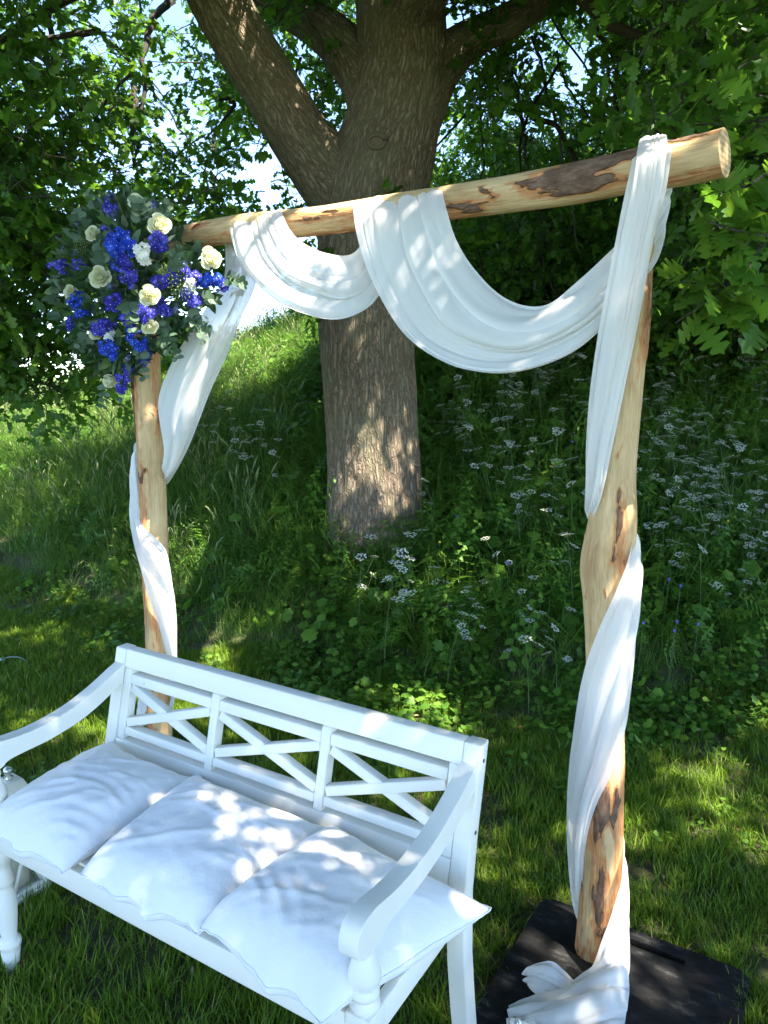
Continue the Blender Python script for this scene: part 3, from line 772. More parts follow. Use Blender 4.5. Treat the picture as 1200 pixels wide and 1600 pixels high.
for (a, b, y, r) in [(556, 612, YT - .3, .07), (598, 672, YT - .3, .07), (640, 700, YT - .25, .08), (655, 740, YT - .2, .06), (365, 45, YT - .55, .10), (388, 120, YT - .5, .07), (410, 165, YT - .5, .05), (600, 720, YT - .3, .05), (560, 820, YT - .3, .05), (600, 30, YT - .3, .04)]:
    gp(Dp(a, b, y), r)
for (a, b, y, r) in [(450, 520, 8.6, .4), (400, 560, 8.0, .35), (500, 880, 4.6, .12), (760, 890, 4.3, .15), (640, 920, 4.3, .14), (370, 700, 6.3, .2), (350, 830, 5.4, .15), (900, 680, 6, .15), (1150, 180, 2.4, .12), (1110, 360, 1.9, .1), (1160, 450, 1.9, .1), (860, 760, 5.2, .1), (690, 1040, 3.8, .06), (375, 525, 9.2, .5), (425, 515, 9.0, .5), (470, 510, 9.0, .45), (410, 555, 8.3, .25), (300, 575, 9, .15), (150, 655, 9, .7), (40, 680, 8.5, 1.0), (60, 640, 10, 1.0), (60, 740, 7.4, .35), (180, 690, 8, .3), (200, 650, 9, .2), (100, 700, 7.5, .2), (100, 760, 6.8, .15), (20, 780, 6.6, .2), (300, 300, 4.2, .15), (180, 250, 4.2, .15)]:
    gp(Dp(a, b, y), r)
gpP = np.array([g[0] for g in gaps]); gpR = np.array([g[1] for g in gaps])
dmin = np.full(len(crown), 9.0)
cc = crown + rng.normal(0, .02, crown.shape)
for q, r in zip(gpP, gpR):
    w_ = cc - q; t_ = w_ @ SUN; pd = np.linalg.norm(w_ - t_[:, None] * SUN, axis=1)
    dmin = np.minimum(dmin, np.where(t_ > .9, pd - r, 9))
crown = crown[dmin > .145]
def lowleft(p):        # the low curtain of leaves left of the flowers
    u, v, d = pix(p); lo = np.interp(u, [-200, 0, 60, 130, 190, 260], [560, 575, 650, 600, 620, 470]) + 90 * (fbm(np.stack([p[:, 0] * 2.5, p[:, 1], p[:, 2] * .5], -1), 3, 18) - .5)
    return (u < 260) & (v > 330) & (v < lo) & cl(p, 3.0, 48, .485)
def upleft(p):         # the thick upper left of the crown
    u, v, d = pix(p); return (u < 300 + .3 * v) & (v < 420) & (v > -40) & cl(p, 2.6, 49, .53)
crown = np.vstack([crown, region(2500, (-4.0, 4.3, .9), (-1.0, 5.6, 2.9), lowleft), region(2300, (-5, 5.0, 2.2), (-.8, 6.8, 4.6), upleft)])
uc, vc, dc = pix(crown); rag = fbm(crown * np.array([3.0, .6, 3.0]), 3, 64); open_ = np.zeros(len(crown), bool)
for a, b, r_ in [(290, 150, 75), (335, 60, 50), (205, 95, 45), (80, 200, 60), (60, 300, 45), (390, 290, 60), (410, 180, 45), (40, 455, 55), (140, 480, 45), (90, 540, 30), (395, 470, 75), (450, 80, 50), (900, 95, 60), (985, 180, 70), (960, 120, 50), (870, 200, 45), (760, 150, 40), (735, 250, 40), (800, 270, 35), (740, 350, 35), (1060, 200, 35), (30, 60, 35), (700, 60, 30)]:
    open_ |= (np.hypot(uc - a, (vc - b)) < r_ * (.25 + 1.5 * (rag - .15)))
crown = crown[~(open_ & (dc > 4.0) & (vc > -20))]

n = len(crown)
rot = np.stack([rng.uniform(-.9, .9, n), rng.uniform(-.5, .9, n), rng.uniform(0, 2 * PI, n)], -1)
scatter('crown_foliage', crown - OL, rot, rng.uniform(.85, 1.25, n), rng.integers(0, 8, n), twig_src, parent=oak)

# thin branches inside the crown: from measured lines plus grown ones
def branch(pts_, r0, r1, k):
    c = catmull(pts_, np.linspace(0, 1, 24))
    c[1:-1] += (fbm(np.stack([np.arange(22) * .5, np.full(22, k * 3.3), np.zeros(22)], -1), 2, 3)[:, None] - .5) * .05
    V, F = tube_arr(c - OL, np.linspace(r0, r1, 24), 7)
    wu = np.vstack([V]); me = npmesh('branch', V, F)
    return link('branch', me, oak, M['twig'])
seen = [
    ([(75, -40), (80, 60), (90, 160), (105, 240)], 5.0, .022), ([(150, 50), (75, 60), (0, 85)], 4.9, .02),
    ([(270, 0), (238, 30), (225, 90), (222, 180)], 5.4, .028), ([(208, 130), (209, 200), (210, 260)], 5.2, .022), ([(210, 150), (180, 165), (160, 205)], 5.2, .012), ([(205, 115), (165, 160), (130, 220)], 5.1, .011), ([(130, 155), (165, 160), (180, 168)], 5.1, .008),
    ([(345, 150), (365, 165), (340, 200), (330, 250)], 5.6, .018), ([(785, 70), (800, 130), (830, 180), (870, 200), (905, 260)], 6.2, .034), ([(815, 170), (820, 230), (822, 270)], 6.2, .018),
    ([(930, 20), (945, 80), (955, 130), (970, 180), (985, 240)], 5.6, .016), ([(945, 75), (985, 110), (1000, 150)], 5.5, .009), ([(870, 80), (880, 120), (930, 200), (960, 215)], 5.8, .01), ([(760, 100), (750, 160), (755, 250), (745, 300)], 6.4, .014), ([(925, 170), (950, 205), (975, 215)], 5.6, .007),
    ([(240, -60), (120, -10), (20, 50), (-60, 110)], 5.2, .04), ([(880, -25), (960, 40), (1080, 90), (1220, 110)], 5.0, .04), ([(470, 90), (440, 180), (455, 260)], 6.0, .012), ([(-20, 560), (40, 540), (80, 590), (60, 640)], 5.5, .012), ([(-40, 420), (30, 480), (110, 470)], 5.6, .014), ([(20, 430), (30, 520), (15, 600)], 5.6, .009), ([(700, 330), (740, 380), (760, 470)], 6.8, .014), ([(870, 330), (850, 400), (870, 470)], 6.8, .014),
    ([(840, 310), (845, 360), (835, 420)], 6.5, .01)]
for k, (pp, y, r) in enumerate(seen):
    branch(np.array([Dp(a, b, y + .15 * math.sin(k + i)) for i, (a, b) in enumerate(pp)]), r, r * .45, k)
for k in range(26):
    R = random.Random(900 + k); st = Dp(R.uniform(-50, 1250), R.uniform(-120, 120), R.uniform(5.4, 7.5))
    d = np.array([R.uniform(-.8, .8), R.uniform(-.4, .6), -R.uniform(.4, 1.0)]); d /= np.linalg.norm(d); L = R.uniform(.7, 1.6)
    branch(np.array([st, st + d * L * .4 + [R.uniform(-.15, .15), 0, .1], st + d * L * .75, st + d * L + [0, 0, -.1]]), .013, .004, 40 + k)

# the near spray of leaves on the right, in front of the beam end
near = empty('branch', (0, 0, 0)); near.parent = oak
leaf_meshes = []
for k in range(4):
    V, F = oakleaf(4, .16 + .06 * k, k, 1.0, .30 + .03 * (k % 2)); me = npmesh('leaf', V, F, True, cols={'tone': np.full(len(V), .1 * k)}); me.materials.append(M['oak_leaf_near']); leaf_meshes.append(me)
stems = [([(1330, 240), (1240, 320), (1175, 400), (1110, 465), (1055, 505)], 1.80), ([(1240, 320), (1200, 365), (1150, 360), (1090, 340)], 1.76), ([(1175, 400), (1160, 440), (1120, 445), (1060, 440)], 1.78), ([(1300, 90), (1240, 150), (1180, 200), (1130, 240)], 1.95), ([(1300, 20), (1230, 60), (1180, 90), (1120, 130)], 2.3), ([(1260, 420), (1210, 440), (1180, 470), (1165, 480)], 1.8), ([(1280, 260), (1210, 265), (1170, 290), (1130, 300)], 1.72), ([(1300, -30), (1200, -20), (1110, 10), (1040, 40)], 2.9), ([(1280, 120), (1200, 110), (1120, 120), (1050, 135)], 2.7)]
mb = MB()
lr = random.Random(5)
for k, (pp, y) in enumerate(stems):
    c = catmull(np.array([Dp(a, b, y + .05 * math.sin(2 * i + k)) for i, (a, b) in enumerate(pp)]), np.linspace(0, 1, 14))
    V, F = tube_arr(c - OL, np.linspace(.0055, .0018, 14), 6); mb.add(V, F)
    for j in range(18):
        tt = (.25 + .75 * (j / 17) ** .8); q = catmull(c, np.array([tt]))[0]
        s = lr.uniform(.065, .105)
        e = Euler((lr.uniform(-.9, .9), lr.uniform(-.25, .75), lr.uniform(-PI, PI)))
        o = bpy.data.objects.new('leaf', leaf_meshes[lr.randrange(4)]); COL.objects.link(o); o.parent = near
        o.location = q - OL + np.array([lr.gauss(0, .022), lr.gauss(0, .02), lr.gauss(0, .022)]); o.rotation_euler = e; o.scale = (s, s * lr.uniform(.85, 1.15), s)
far = catmull(np.array([OL + [3.6, -1.8, 3.6], Dp(1500, 60, 2.6), Dp(1330, 240, 1.8)]), np.linspace(0, 1, 20))
V, F = tube_arr(far - OL, np.linspace(.02, .0055, 20), 7); mb.add(V, F)
link('twig', mb.mesh('twig'), near, M['twig'])

# ------------------------------------------------------------------ shrubs behind
shrub_leaf = []
for k in range(3):
    mb = MB(); R = random.Random(500 + k)
    for _ in range(40):
        V, F = simple_leaf(R.random()); s = R.uniform(.05, .09)
        mb.add(V * s @ rotm((R.uniform(-1, 1), R.uniform(-1, 1), R.uniform(-PI, PI))).T + np.array([R.gauss(0, .11) for _ in range(3)]), F, 0, R.random() * .6)
    me = mb.mesh('shrub_clump', False); me.materials.append(M['oak_leaf']); shrub_leaf.append(source('shrub_clump', me))
def shrub(px, py, y, w, h, n, label, seed):
    c = Dp(px, py, y); z0 = float(terr(c[0], c[1])); t = empty('shrub', (c[0], y, z0), 0, label, 'shrub')
    r = np.random.default_rng(seed); q = r.normal(0, 1, (n, 3)); q /= np.linalg.norm(q, axis=1)[:, None]; q *= r.random((n, 1)) ** .4
    q = q * np.array([w, w * .7, h / 2]) * (.75 + .5 * fbm(q * 2 + seed, 2, seed))[:, None] + np.array([0, 0, h * .55])
    q = q[q[:, 2] > .03]; n = len(q)
    scatter('leaves', q, r.uniform(-PI, PI, (n, 3)), r.uniform(.7, 1.3, n), r.integers(0, 3, n), shrub_leaf, parent=t)
    mb = MB()
    for k in range(6):
        a = r.random() * 6.3; e = np.array([math.cos(a) * w * .5, math.sin(a) * w * .4, h * .75])
        V, F = tube_arr([[0, 0, -.05], e * .5 + [0, 0, .05], e], [.03, .018, .006], 5); mb.add(V, F)
    link('stem', mb.mesh('stem'), t, M['twig'])
shrub(760, 400, 9.2, 1.5, 1.3, 420, 'dark broad shrub on the bank crest right behind the trunk under the big swag', 1)
shrub(905, 420, 8.4, 1.3, 1.2, 380, 'dark shrub on the bank between the big swag and the right hanging cloth', 2)
shrub(1120, 430, 7.4, 1.5, 1.4, 460, 'dark leafy shrub at far right behind the near oak leaves', 3)
shrub(275, 560, 9.6, .45, .62, 130, 'small rounded green bush on the crest just right of the flowered post', 4)
shrub(1010, 300, 10.5, 1.8, 1.5, 420, 'shadowy tall shrub on the skyline behind the right end of the beam', 5)

# ------------------------------------------------------------------ cow parsley
mb = MB(); R = random.Random(61)
for j in range(13):
    if j == 0: x, y = 0, 0
    else:
        a = j * 2.4; rr = .012 + .022 * math.sqrt(j / 12); x, y = rr * math.cos(a), rr * math.sin(a)
    top = np.array([x, y, .022 - 6 * (x * x + y * y)])
    V, F = tube_arr([[0, 0, 0], top], .0005, 3, cap=False); mb.add(V, F, 1, .3)
    for q in range(7):
        a = q * .9 + R.random(); rr = .0052 if q else 0
        c = top + np.array([rr * math.cos(a), rr * math.sin(a), R.uniform(0, .002)]); s = R.uniform(.0028, .0042); w = R.uniform(-.4, .4)
        V = np.array([c + [s, 0, w * s], c + [0, s, 0], c + [-s, 0, -w * s], c + [0, -s, 0]]); mb.add(V, np.array([[0, 1, 2, 3]]), 0, R.random() * .8)
umbel_me = mb.mesh('umbel', False); umbel_me.materials.append(M['umbel']); umbel_me.materials.append(M['stem'])
def parsley_parts(seed):
    R = random.Random(seed); mb = MB(); tips = []
    h = R.uniform(.55, .75); t = np.linspace(0, 1, 5); lx, ly = R.uniform(-.12, .12), R.uniform(-.12, .12)
    C = np.stack([lx * t ** 2, ly * t ** 2, h * t], -1); V, F = tube_arr(C, np.linspace(.0035, .0018, 5), 5, cap=False); mb.add(V, F)
    tips.append((C[-1], R.uniform(.9, 1.2)))
    for j in range(R.randint(4, 6)):
        b = C[2 + j % 3]; a = R.random() * 6.3; l = R.uniform(.10, .2)
        e = b + np.array([math.cos(a) * l * .8, math.sin(a) * l * .7, l * .9])
        V, F = tube_arr([b, (b + e) / 2 + [0, 0, -.01], e], .0013, 3, cap=False); mb.add(V, F); tips.append((e, R.uniform(.65, 1.1)))
    st = mb.mesh('stem'); st.materials.append(M['stem'])
    mb = MB()
    for j in range(5):
        a = R.random() * 6.3; z = R.uniform(.1, .4)
        frond(mb, np.array([0, 0, z]), a, R.uniform(.12, .2), R.uniform(.2, .6), R.random() * .5)
    lf = mb.mesh('foliage'); lf.materials.append(M['herb'])
    return st, lf, tips
protos = []
for k in range(4):
    st, lf, tips = parsley_parts(700 + k)
    t = empty('cow_parsley', (0, 0, 0), 0)
    link('stem', st, t); link('foliage', lf, t)['kind'] = 'stuff'
    for e, s in tips:
        o = link('umbel', umbel_me, t); o.location = e; o.scale = (s * 1.05,) * 3; o.rotation_euler = (random.gauss(0, .25) + .25, random.gauss(0, .25), random.random() * 6)
    protos.append(t)
def bankhit(px, py):
    d = ray(px, py); ts = np.linspace(1.5, 14, 900); q = CAM + d * ts[:, None]
    k = np.argmax(q[:, 2] < terr(q[:, 0], q[:, 1]) + .42)
    return q[k]
spots = [(625, 870), (650, 915), (600, 940), (715, 905), (735, 935), (775, 885), (700, 965), (800, 915), (830, 1000), (875, 985), (900, 885), (560, 905),
         (885, 640), (910, 665), (865, 735), (940, 740), (860, 770), (895, 800), (1040, 640), (1085, 645), (1010, 690), (1060, 700), (1120, 690), (1165, 670), (1015, 770), (1070, 775), (1130, 770), (1175, 755), (1030, 815), (1090, 830), (1150, 840), (1190, 800), (1160, 890), (1100, 900), (1035, 870), (1185, 720), (1140, 720), (985, 740),
         (700, 640), (750, 660), (790, 640), (820, 690), (720, 700), (690, 760), (770, 740), (330, 640), (350, 680), (380, 660), (400, 700), (420, 680), (345, 720), (390, 740), (310, 690), (440, 720), (370, 630), (740, 610), (800, 600), (850, 620), (1110, 610), (1050, 600), (1180, 620)]
_q = random.Random(17)
while len(spots) < 135:
    ca, cb = _q.choice([(1040, 640), (1085, 690), (1150, 650), (1030, 760), (1120, 760), (1180, 820), (1060, 560), (730, 640), (820, 600), (780, 740), (880, 690), (860, 560), (1180, 560)])
    a, b = _q.gauss(ca, 30), _q.gauss(cb, 26)
    if not (900 < a < 1010): spots.append((a, b))
used = [False] * 4
for k, (a, b) in enumerate(spots):
    q = bankhit(a, b); j = k % 4
    t = protos[j] if not used[j] else copy_tree(protos[j]); used[j] = True
    t.location = (q[0], q[1], float(terr(q[0], q[1])) - .02); t.rotation_euler = (0, 0, random.random() * 6.28); t.scale = (random.uniform(.62, 1.0),) * 3
    g = 'cow parsley in the middle of the bank' if b > 850 and a < 950 else ('cow parsley left of the oak trunk' if a < 500 else ('cow parsley on the dark bank behind the right post' if a > 960 else 'cow parsley on the shaded bank right of the trunk'))
    lb = {'cow parsley in the middle of the bank': 'white flowering cow parsley in the clump below and right of the trunk', 'cow parsley left of the oak trunk': 'pale cow parsley in tall grass between the left post and the trunk',
          'cow parsley on the dark bank behind the right post': 'white cow parsley on the dark bank to the right of the right post', 'cow parsley on the shaded bank right of the trunk': 'cow parsley on the shaded bank between the trunk and the right post'}[g]
    if k < 12:
        lb = ['cow parsley flowering directly below the right side of the trunk foot', 'dense white cow parsley head left of the middle clump', 'lowest left cow parsley of the middle clump, beneath the trunk', 'cow parsley in the heart of the middle clump', 'cow parsley just under the heart of the middle clump',
              'tall cow parsley at the right of the middle clump, near arching pale grass', 'cow parsley with low heads at the bottom of the middle clump', 'cow parsley right of the clump, half way to the right post', 'low cow parsley nearest the bench back, left of the right post', 'low cow parsley close beside the left edge of the right post', 'cow parsley beside the thick bulge of the right post', 'cow parsley left of the clump, straight below the trunk'][k]
    tag(t, lb, 'wildflower', g)
# small violet flowers and two yellow ones
def small_flower(px, py, m, label, cat, grp):
    q = bankhit(px, py); z0 = float(terr(q[0], q[1])); t = empty('wildflower', (q[0], q[1], z0), 0, label, cat, grp)
    mb = MB(); V, F = tube_arr([[0, 0, 0], [.01, 0, .25], [.015, -.01, .42]], .0014, 4); mb.add(V, F); link('stem', mb.mesh('stem'), t, M['stem'])
    mb = MB()
    for k in range(5):
        a = k * 1.2566; d = np.array([math.cos(a), .35 * math.sin(a) - .3, math.sin(a)]); s = np.array([-math.sin(a), 0, math.cos(a)]); o = np.array([.015, -.01, .42]); l = .009
        mb.add(np.array([o, o + d * l * .6 + s * l * .4, o + d * l, o + d * l * .6 - s * l * .4]), np.array([[0, 1, 2, 3]]), 0, random.random() * .8)
    link('blossom', mb.mesh('blossom'), t, m)
for a, b in [(710, 808), (1040, 905), (1058, 915), (1052, 970), (1085, 975), (1048, 985), (1000, 972), (790, 880), (890, 690), (1180, 575)]:
    small_flower(a, b, M['violet'], 'tiny violet flower among the grass of the bank', 'wildflower', 'tiny violet flowers on the bank')
small_flower(683, 848, M['yellow'], 'tiny yellow flower just below the right foot of the trunk', 'wildflower', None)
small_flower(1133, 815, M['yellow'], 'tiny yellow flower right of the right post among cow parsley', 'wildflower', None)

# ------------------------------------------------------------------ base plate
def plate():
    cu = bpy.data.curves.new('base_plate', 'CURVE'); cu.dimensions = '2D'; cu.fill_mode = 'BOTH'; cu.extrude = .008; cu.bevel_depth = .0015
    def rr(cx, cy, w, h, r, nn=6):
        out = []
        for sx, sy, a0 in ((1, 1, 0), (-1, 1, PI / 2), (-1, -1, PI), (1, -1, 1.5 * PI)):
            for i in range(nn + 1):
                a = a0 + PI / 2 * i / nn; out.append((cx + sx * (w / 2 - r) + r * math.cos(a), cy + sy * (h / 2 - r) + r * math.sin(a)))
        return out
    for pl in (rr(0, 0, ML[0], ML[1], .045), rr(.055, ML[1] / 2 - .055, .17, .03, .0149), rr(.055, -ML[1] / 2 + .055, .17, .038, .0189)):
        s = cu.splines.new('POLY'); s.points.add(len(pl) - 1); s.use_cyclic_u = True
        for p_, (x, y) in zip(s.points, pl): p_.co = (x, y, 0, 1)
    t = bpy.data.objects.new('tmp', cu); COL.objects.link(t)
    dg = bpy.context.evaluated_depsgraph_get(); me = bpy.data.meshes.new_from_object(t.evaluated_get(dg)); bpy.data.objects.remove(t)
    me.name = 'base_plate'; me.materials.clear()
    o = link('base_plate', me, None, M['mat']); o.location = (MC[0], MC[1], .03); o.rotation_euler = (0, 0, math.atan2(MU[1], MU[0]))
    return tag(o, 'black rectangular base plate with a hand slot under the right post', 'base plate')
plate()

# ------------------------------------------------------------------ the arch: two posts and a beam
arch = empty('wooden_arch', tuple((LB + RB) / 2), 0, 'rustic arch of two peeled log posts carrying a thicker log beam', 'arch')
AL = np.array(arch.location)
def wrap(a): return (a + PI) % (2 * PI) - PI
def barkfun(patches, seed, base=.42):
    def f(S, TH, q):
        b = base + .55 * (fbm(q * np.array([3.0, 22, 22]), 5, seed) - .5) * 2.0
        w1 = fbm(q * np.array([9.0, 34, 34]), 4, seed + 71) - .5; w2 = fbm(q * np.array([7.0, 26, 26]), 4, seed + 83) - .5
        for s0, a0, ls, la, w in patches:
            e = ((S - s0 + .09 * w1) / ls) ** 2 + (wrap(TH - a0 + 2.2 * w2) / la) ** 2
            b = b + w * np.exp(-e * .8)
        return b
    return f
def place_patches(C, Rr, pp, vert):
    cc = catmull(np.array(C), np.linspace(0, 1, 400)) + AL; rr = catmull(np.array(Rr)[:, None], np.linspace(0, 1, 400))[:, 0]
    sl = np.concatenate([[0], np.cumsum(np.linalg.norm(np.diff(cc, axis=0), axis=1))]); u, v, d = pix(cc); out = []
    for x, y, hl, hw, w in pp:
        i = int(np.argmin(np.abs(v - y) if vert else np.abs(u - x))); rp = rr[i] / d[i] * FPX
        lat = (u[i] - x) if vert else (y - v[i])
        out.append((sl[i] / sl[-1], math.asin(max(-.98, min(.98, lat / rp))), hl * d[i] / FPX / sl[-1], hw / rp, w))
    return out
def post(rows, name, patches, seed, base=.36, ns=80, nr=340):
    C = []; Rr = []
    for x, y, w in rows:
        c = P(x, y, 0); C.append(c - AL); Rr.append(w / 2 * depth(c) / FPX)
    patches = place_patches(C, Rr, patches, True)
    return link(name, logmesh(name, C, Rr, ns, nr, AN, .15, 3.2, 14, 0, seed, barkf=barkfun(patches, seed, base)), arch, [M['log'], M['log_end']])
post([(228, 392, 40), (228, 460, 40), (228, 540, 41), (229, 600, 43), (236, 700, 41), (241, 800, 41), (243, 900, 39), (245, 960, 38), (247, 1030, 38), (249, 1100, 38), (250, 1172, 38)], 'post',
     [(221, 606, 34, 7, .5), (225, 660, 20, 5, .35), (216, 570, 20, 5, .4), (246, 742, 4, 14, .3), (236, 738, 5, 6, .35), (227, 789, 20, 6, .38), (244, 1012, 12, 6, .4), (240, 975, 24, 12, .12), (234, 1080, 20, 12, .25), (250, 1140, 16, 16, .35), (243, 650, 14, 4, .15)], 11, .27)
post([(1002, 300, 46), (999, 380, 46), (990, 470, 50), (980, 560, 54), (973, 650, 56), (963, 740, 62), (957, 810, 72), (948, 880, 82), (951, 940, 78), (949, 1010, 66), (947, 1100, 58), (946, 1200, 56), (942, 1300, 58), (938, 1400, 62), (928, 1492, 62)], 'post',
     [(984, 797, 26, 9, .5), (978, 848, 34, 16, .24), (966, 870, 20, 10, .2), (955, 926, 14, 6, .6), (922, 934, 5, 3, .5), (916, 858, 16, 4, .35), (925, 920, 4, 4, .4), (930, 950, 20, 10, .1), (961, 1256, 34, 11, .42), (966, 1215, 16, 4, .3), (948, 1382, 30, 16, .36), (938, 1420, 12, 20, .24), (925, 1470, 26, 30, .38), (964, 735, 26, 5, .26), (974, 700, 20, 5, .2), (945, 760, 16, 5, .16), (935, 1200, 20, 3, .3), (990, 560, 14, 5, .2)], 23, .27, 90, 420)
BO = .0
beam_rows = [(214, 394, 36, .0), (290, 372, 38, 0), (380, 357, 41, 0), (500, 345, 44, 0), (600, 331, 47, 0), (700, 317, 51, 0), (800, 302, 56, 0), (900, 286, 62, 0), (1000, 266, 66, 0), (1070, 253, 70, 0), (1133, 238, 73, 0)]
C = []; Rr = []
for x, y, w, o_ in beam_rows:
    c = P(x, y, o_); C.append(c - AL); Rr.append(w / 2 * depth(c) / FPX)
link('beam', logmesh('beam', C, Rr, 110, 460, AN, .09, 3.0, 12, 0, 31, barkf=barkfun(
    place_patches(C, Rr, [(905, 275, 62, 19, .5), (860, 288, 30, 16, .32), (950, 266, 40, 20, .5), (825, 292, 16, 8, .3), (765, 306, 9, 9, .5), (762, 306, 20, 18, .2), (703, 326, 5, 9, .5), (700, 303, 16, 6, .26), (730, 318, 26, 5, .15), (800, 300, 14, 12, .22), (1060, 222, 50, 5, .4), (1052, 247, 5, 3, .4), (520, 332, 22, 5, .25), (470, 337, 16, 5, .2), (318, 366, 12, 4, .2), (660, 330, 30, 6, .15)], False), 31, .27)), arch, [M['log'], M['log_end']])

# ------------------------------------------------------------------ draped cloth
drape = empty('draped_cloth', tuple(RB + [0, 0, .0]), 0, 'long white chiffon cloth looped over the beam and wound around both posts', 'cloth')
DL = np.array(drape.location)
def cloth(name, ctrl, nu, nv, folds, parent=drape, seed=1, fade=(0.0, 0.0), wob=.35):
    """ctrl[R][C] world points. folds: list of (count, amplitude_m, overlap, phase, drift)"""
    A = np.array(ctrl, float); u = np.linspace(0, 1, nu)
    A = catmull(A, u)                                  # nu, C, 3
    v = np.linspace(0, 1, nv)
    U, Vv = np.meshgrid(u, v, indexing='ij')
    warp = Vv + .10 * np.sin(2 * PI * (Vv * 1.3 + seed * .37)) * Vv * (1 - Vv) * 2
    warp = warp + .05 * (fbm(np.stack([U * 4, Vv * 3, 0 * U + seed], -1), 3, seed) - .5) * (Vv * (1 - Vv) * 4)
    vs = Vv.copy(); disp = np.zeros_like(Vv)
    env = (Vv * (1 - Vv) * 4) ** .35
    if fade[0]: env = env * np.clip(U / fade[0], 0, 1) ** .8
    if fade[1]: env = env * np.clip((1 - U) / fade[1], 0, 1) ** .8
    for k, amp, ov, ph, dr in folds:
        an = 2 * PI * (k * warp + ph + dr * U) + wob * np.sin(5 * U + k)
        am = .45 + 1.1 * fbm(np.stack([U * 2.5, warp * k * .7, 0 * U + k + seed * 3], -1), 2, seed + 9)
        vs = vs + ov / (2 * PI * k) * np.sin(an) * env * am
        disp = disp + amp * np.cos(an) * env * am
    vs = np.clip(vs, 0, 1)
    nC = A.shape[1]; At = np.swapaxes(A, 0, 1)
    S = np.empty((nu, nv, 3))
    for i in range(nu): S[i] = catmull(A[i], vs[i])
    B = np.empty((nu, nv, 3))
    for i in range(nu): B[i] = catmull(A[i], v)
    du = np.gradient(B, axis=0); dv = np.gradient(B, axis=1); nn = np.cross(du, dv); nn /= np.linalg.norm(nn, axis=2)[..., None] + 1e-12
    tc = CAM - B; sgn = np.sign((nn * tc).sum(2).mean()) or 1
    for _ in range(3):
        nn[1:-1] = (nn[:-2] + nn[1:-1] + nn[2:]) / 3; nn[:, 1:-1] = (nn[:, :-2] + nn[:, 1:-1] + nn[:, 2:]) / 3
    nn /= np.linalg.norm(nn, axis=2)[..., None] + 1e-12
    disp = disp + .004 * (fbm(np.stack([U * 9, Vv * 5, 0 * U], -1), 3, seed + 3) - .5)
    cr_ = fbm(np.stack([U * 3.0 + Vv * 2, warp * 17, 0 * U + seed], -1), 3, seed + 13)
    disp = disp + .0055 * (np.abs(cr_ - .5) * 2 - .2) * env
    S = S + nn * sgn * disp[..., None]
    o = link(name, npmesh(name, (S - DL).reshape(-1, 3), gridfaces(nu, nv)), parent, M['drape'])
    return o
def rows(*rs): return [[P(*q) for q in r] for r in rs]
RB_ = .075   # beam radius-ish at the middle
# big swag
big = rows(
    [(548, 350, -.07), (585, 345, -.07), (620, 340, -.07), (655, 335, -.07), (692, 330, -.08)],
    [(549, 322, -.03), (585, 318, -.03), (620, 312, -.03), (655, 306, -.03), (688, 302, -.03)],
    [(551, 316, .02), (585, 311, .02), (620, 306, .02), (655, 300, .025), (690, 294, .025)],
    [(553, 340, .075), (588, 340, .078), (625, 338, .08), (662, 333, .082), (697, 325, .082)],
    [(562, 385, .10), (600, 395, .10), (640, 400, .11), (680, 392, .105), (712, 372, .09)],
    [(585, 447, .13), (625, 460, .125), (670, 460, .14), (706, 445, .12), (737, 415, .09)],
    [(632, 522, .155), (670, 525, .13), (706, 510, .15), (745, 490, .13), (778, 458, .09)],
    [(700, 568, .17), (728, 556, .14), (758, 536, .15), (790, 512, .13), (822, 478, .08)],
    [(768, 582, .17), (790, 566, .13), (815, 543, .14), (840, 510, .12), (862, 473, .075)],
    [(840, 571, .15), (855, 550, .12), (872, 522, .13), (890, 485, .11), (905, 437, .06)],
    [(905, 542, .11), (915, 518, .09), (925, 488, .09), (938, 445, .07), (950, 395, .04)],
    [(965, 490, .05), (972, 462, .04), (982, 430, .04), (990, 395, .03), (1000, 345, .0)],
    [(1012, 432, .01), (1016, 405, 0), (1020, 372, -.01), (1026, 340, -.02), (1032, 300, -.04)],
    [(1034, 380, -.06), (1036, 360, -.065), (1040, 335, -.07), (1044, 310, -.075), (1052, 292, -.085)],
    [(1035, 300, -.09), (1040, 295, -.09), (1045, 285, -.09), (1050, 275, -.09), (1055, 265, -.09)])
cloth('swag', big, 220, 130, [(3.2, .008, 1.15, .1, .3), (4.7, .004, .7, .4, -.5), (7.9, .003, .5, .6, .35), (12.7, .0016, .3, .2, .2)], seed=3, fade=(.42, .12))
# small swag
small = rows(
    [(362, 385, -.06), (385, 380, -.06), (405, 375, -.06), (425, 372, -.06), (447, 366, -.06)],
    [(357, 358, -.02), (380, 350, -.02), (402, 343, -.02), (422, 338, -.02), (440, 334, -.02)],
    [(358, 349, .03), (380, 344, .03), (402, 338, .03), (422, 334, .035), (441, 331, .035)],
    [(362, 372, .07), (385, 368, .072), (407, 362, .075), (428, 358, .075), (448, 350, .072)],
    [(374, 408, .10), (398, 405, .10), (422, 397, .10), (445, 388, .09), (463, 371, .075)],
    [(402, 445, .13), (425, 438, .12), (447, 426, .12), (470, 412, .10), (488, 388, .07)],
    [(450, 480, .14), (468, 464, .12), (487, 446, .12), (505, 428, .10), (516, 398, .06)],
    [(520, 499, .14), (528, 480, .12), (536, 456, .11), (542, 430, .09), (547, 400, .05)],
    [(575, 480, .10), (574, 460, .08), (571, 440, .07), (568, 415, .05), (562, 385, .02)],
    [(604, 440, .02), (598, 420, .01), (590, 400, 0), (580, 380, -.02), (558, 358, -.05)],
    [(622, 390, -.06), (610, 380, -.06), (598, 370, -.06), (585, 350, -.06), (565, 335, -.07)])
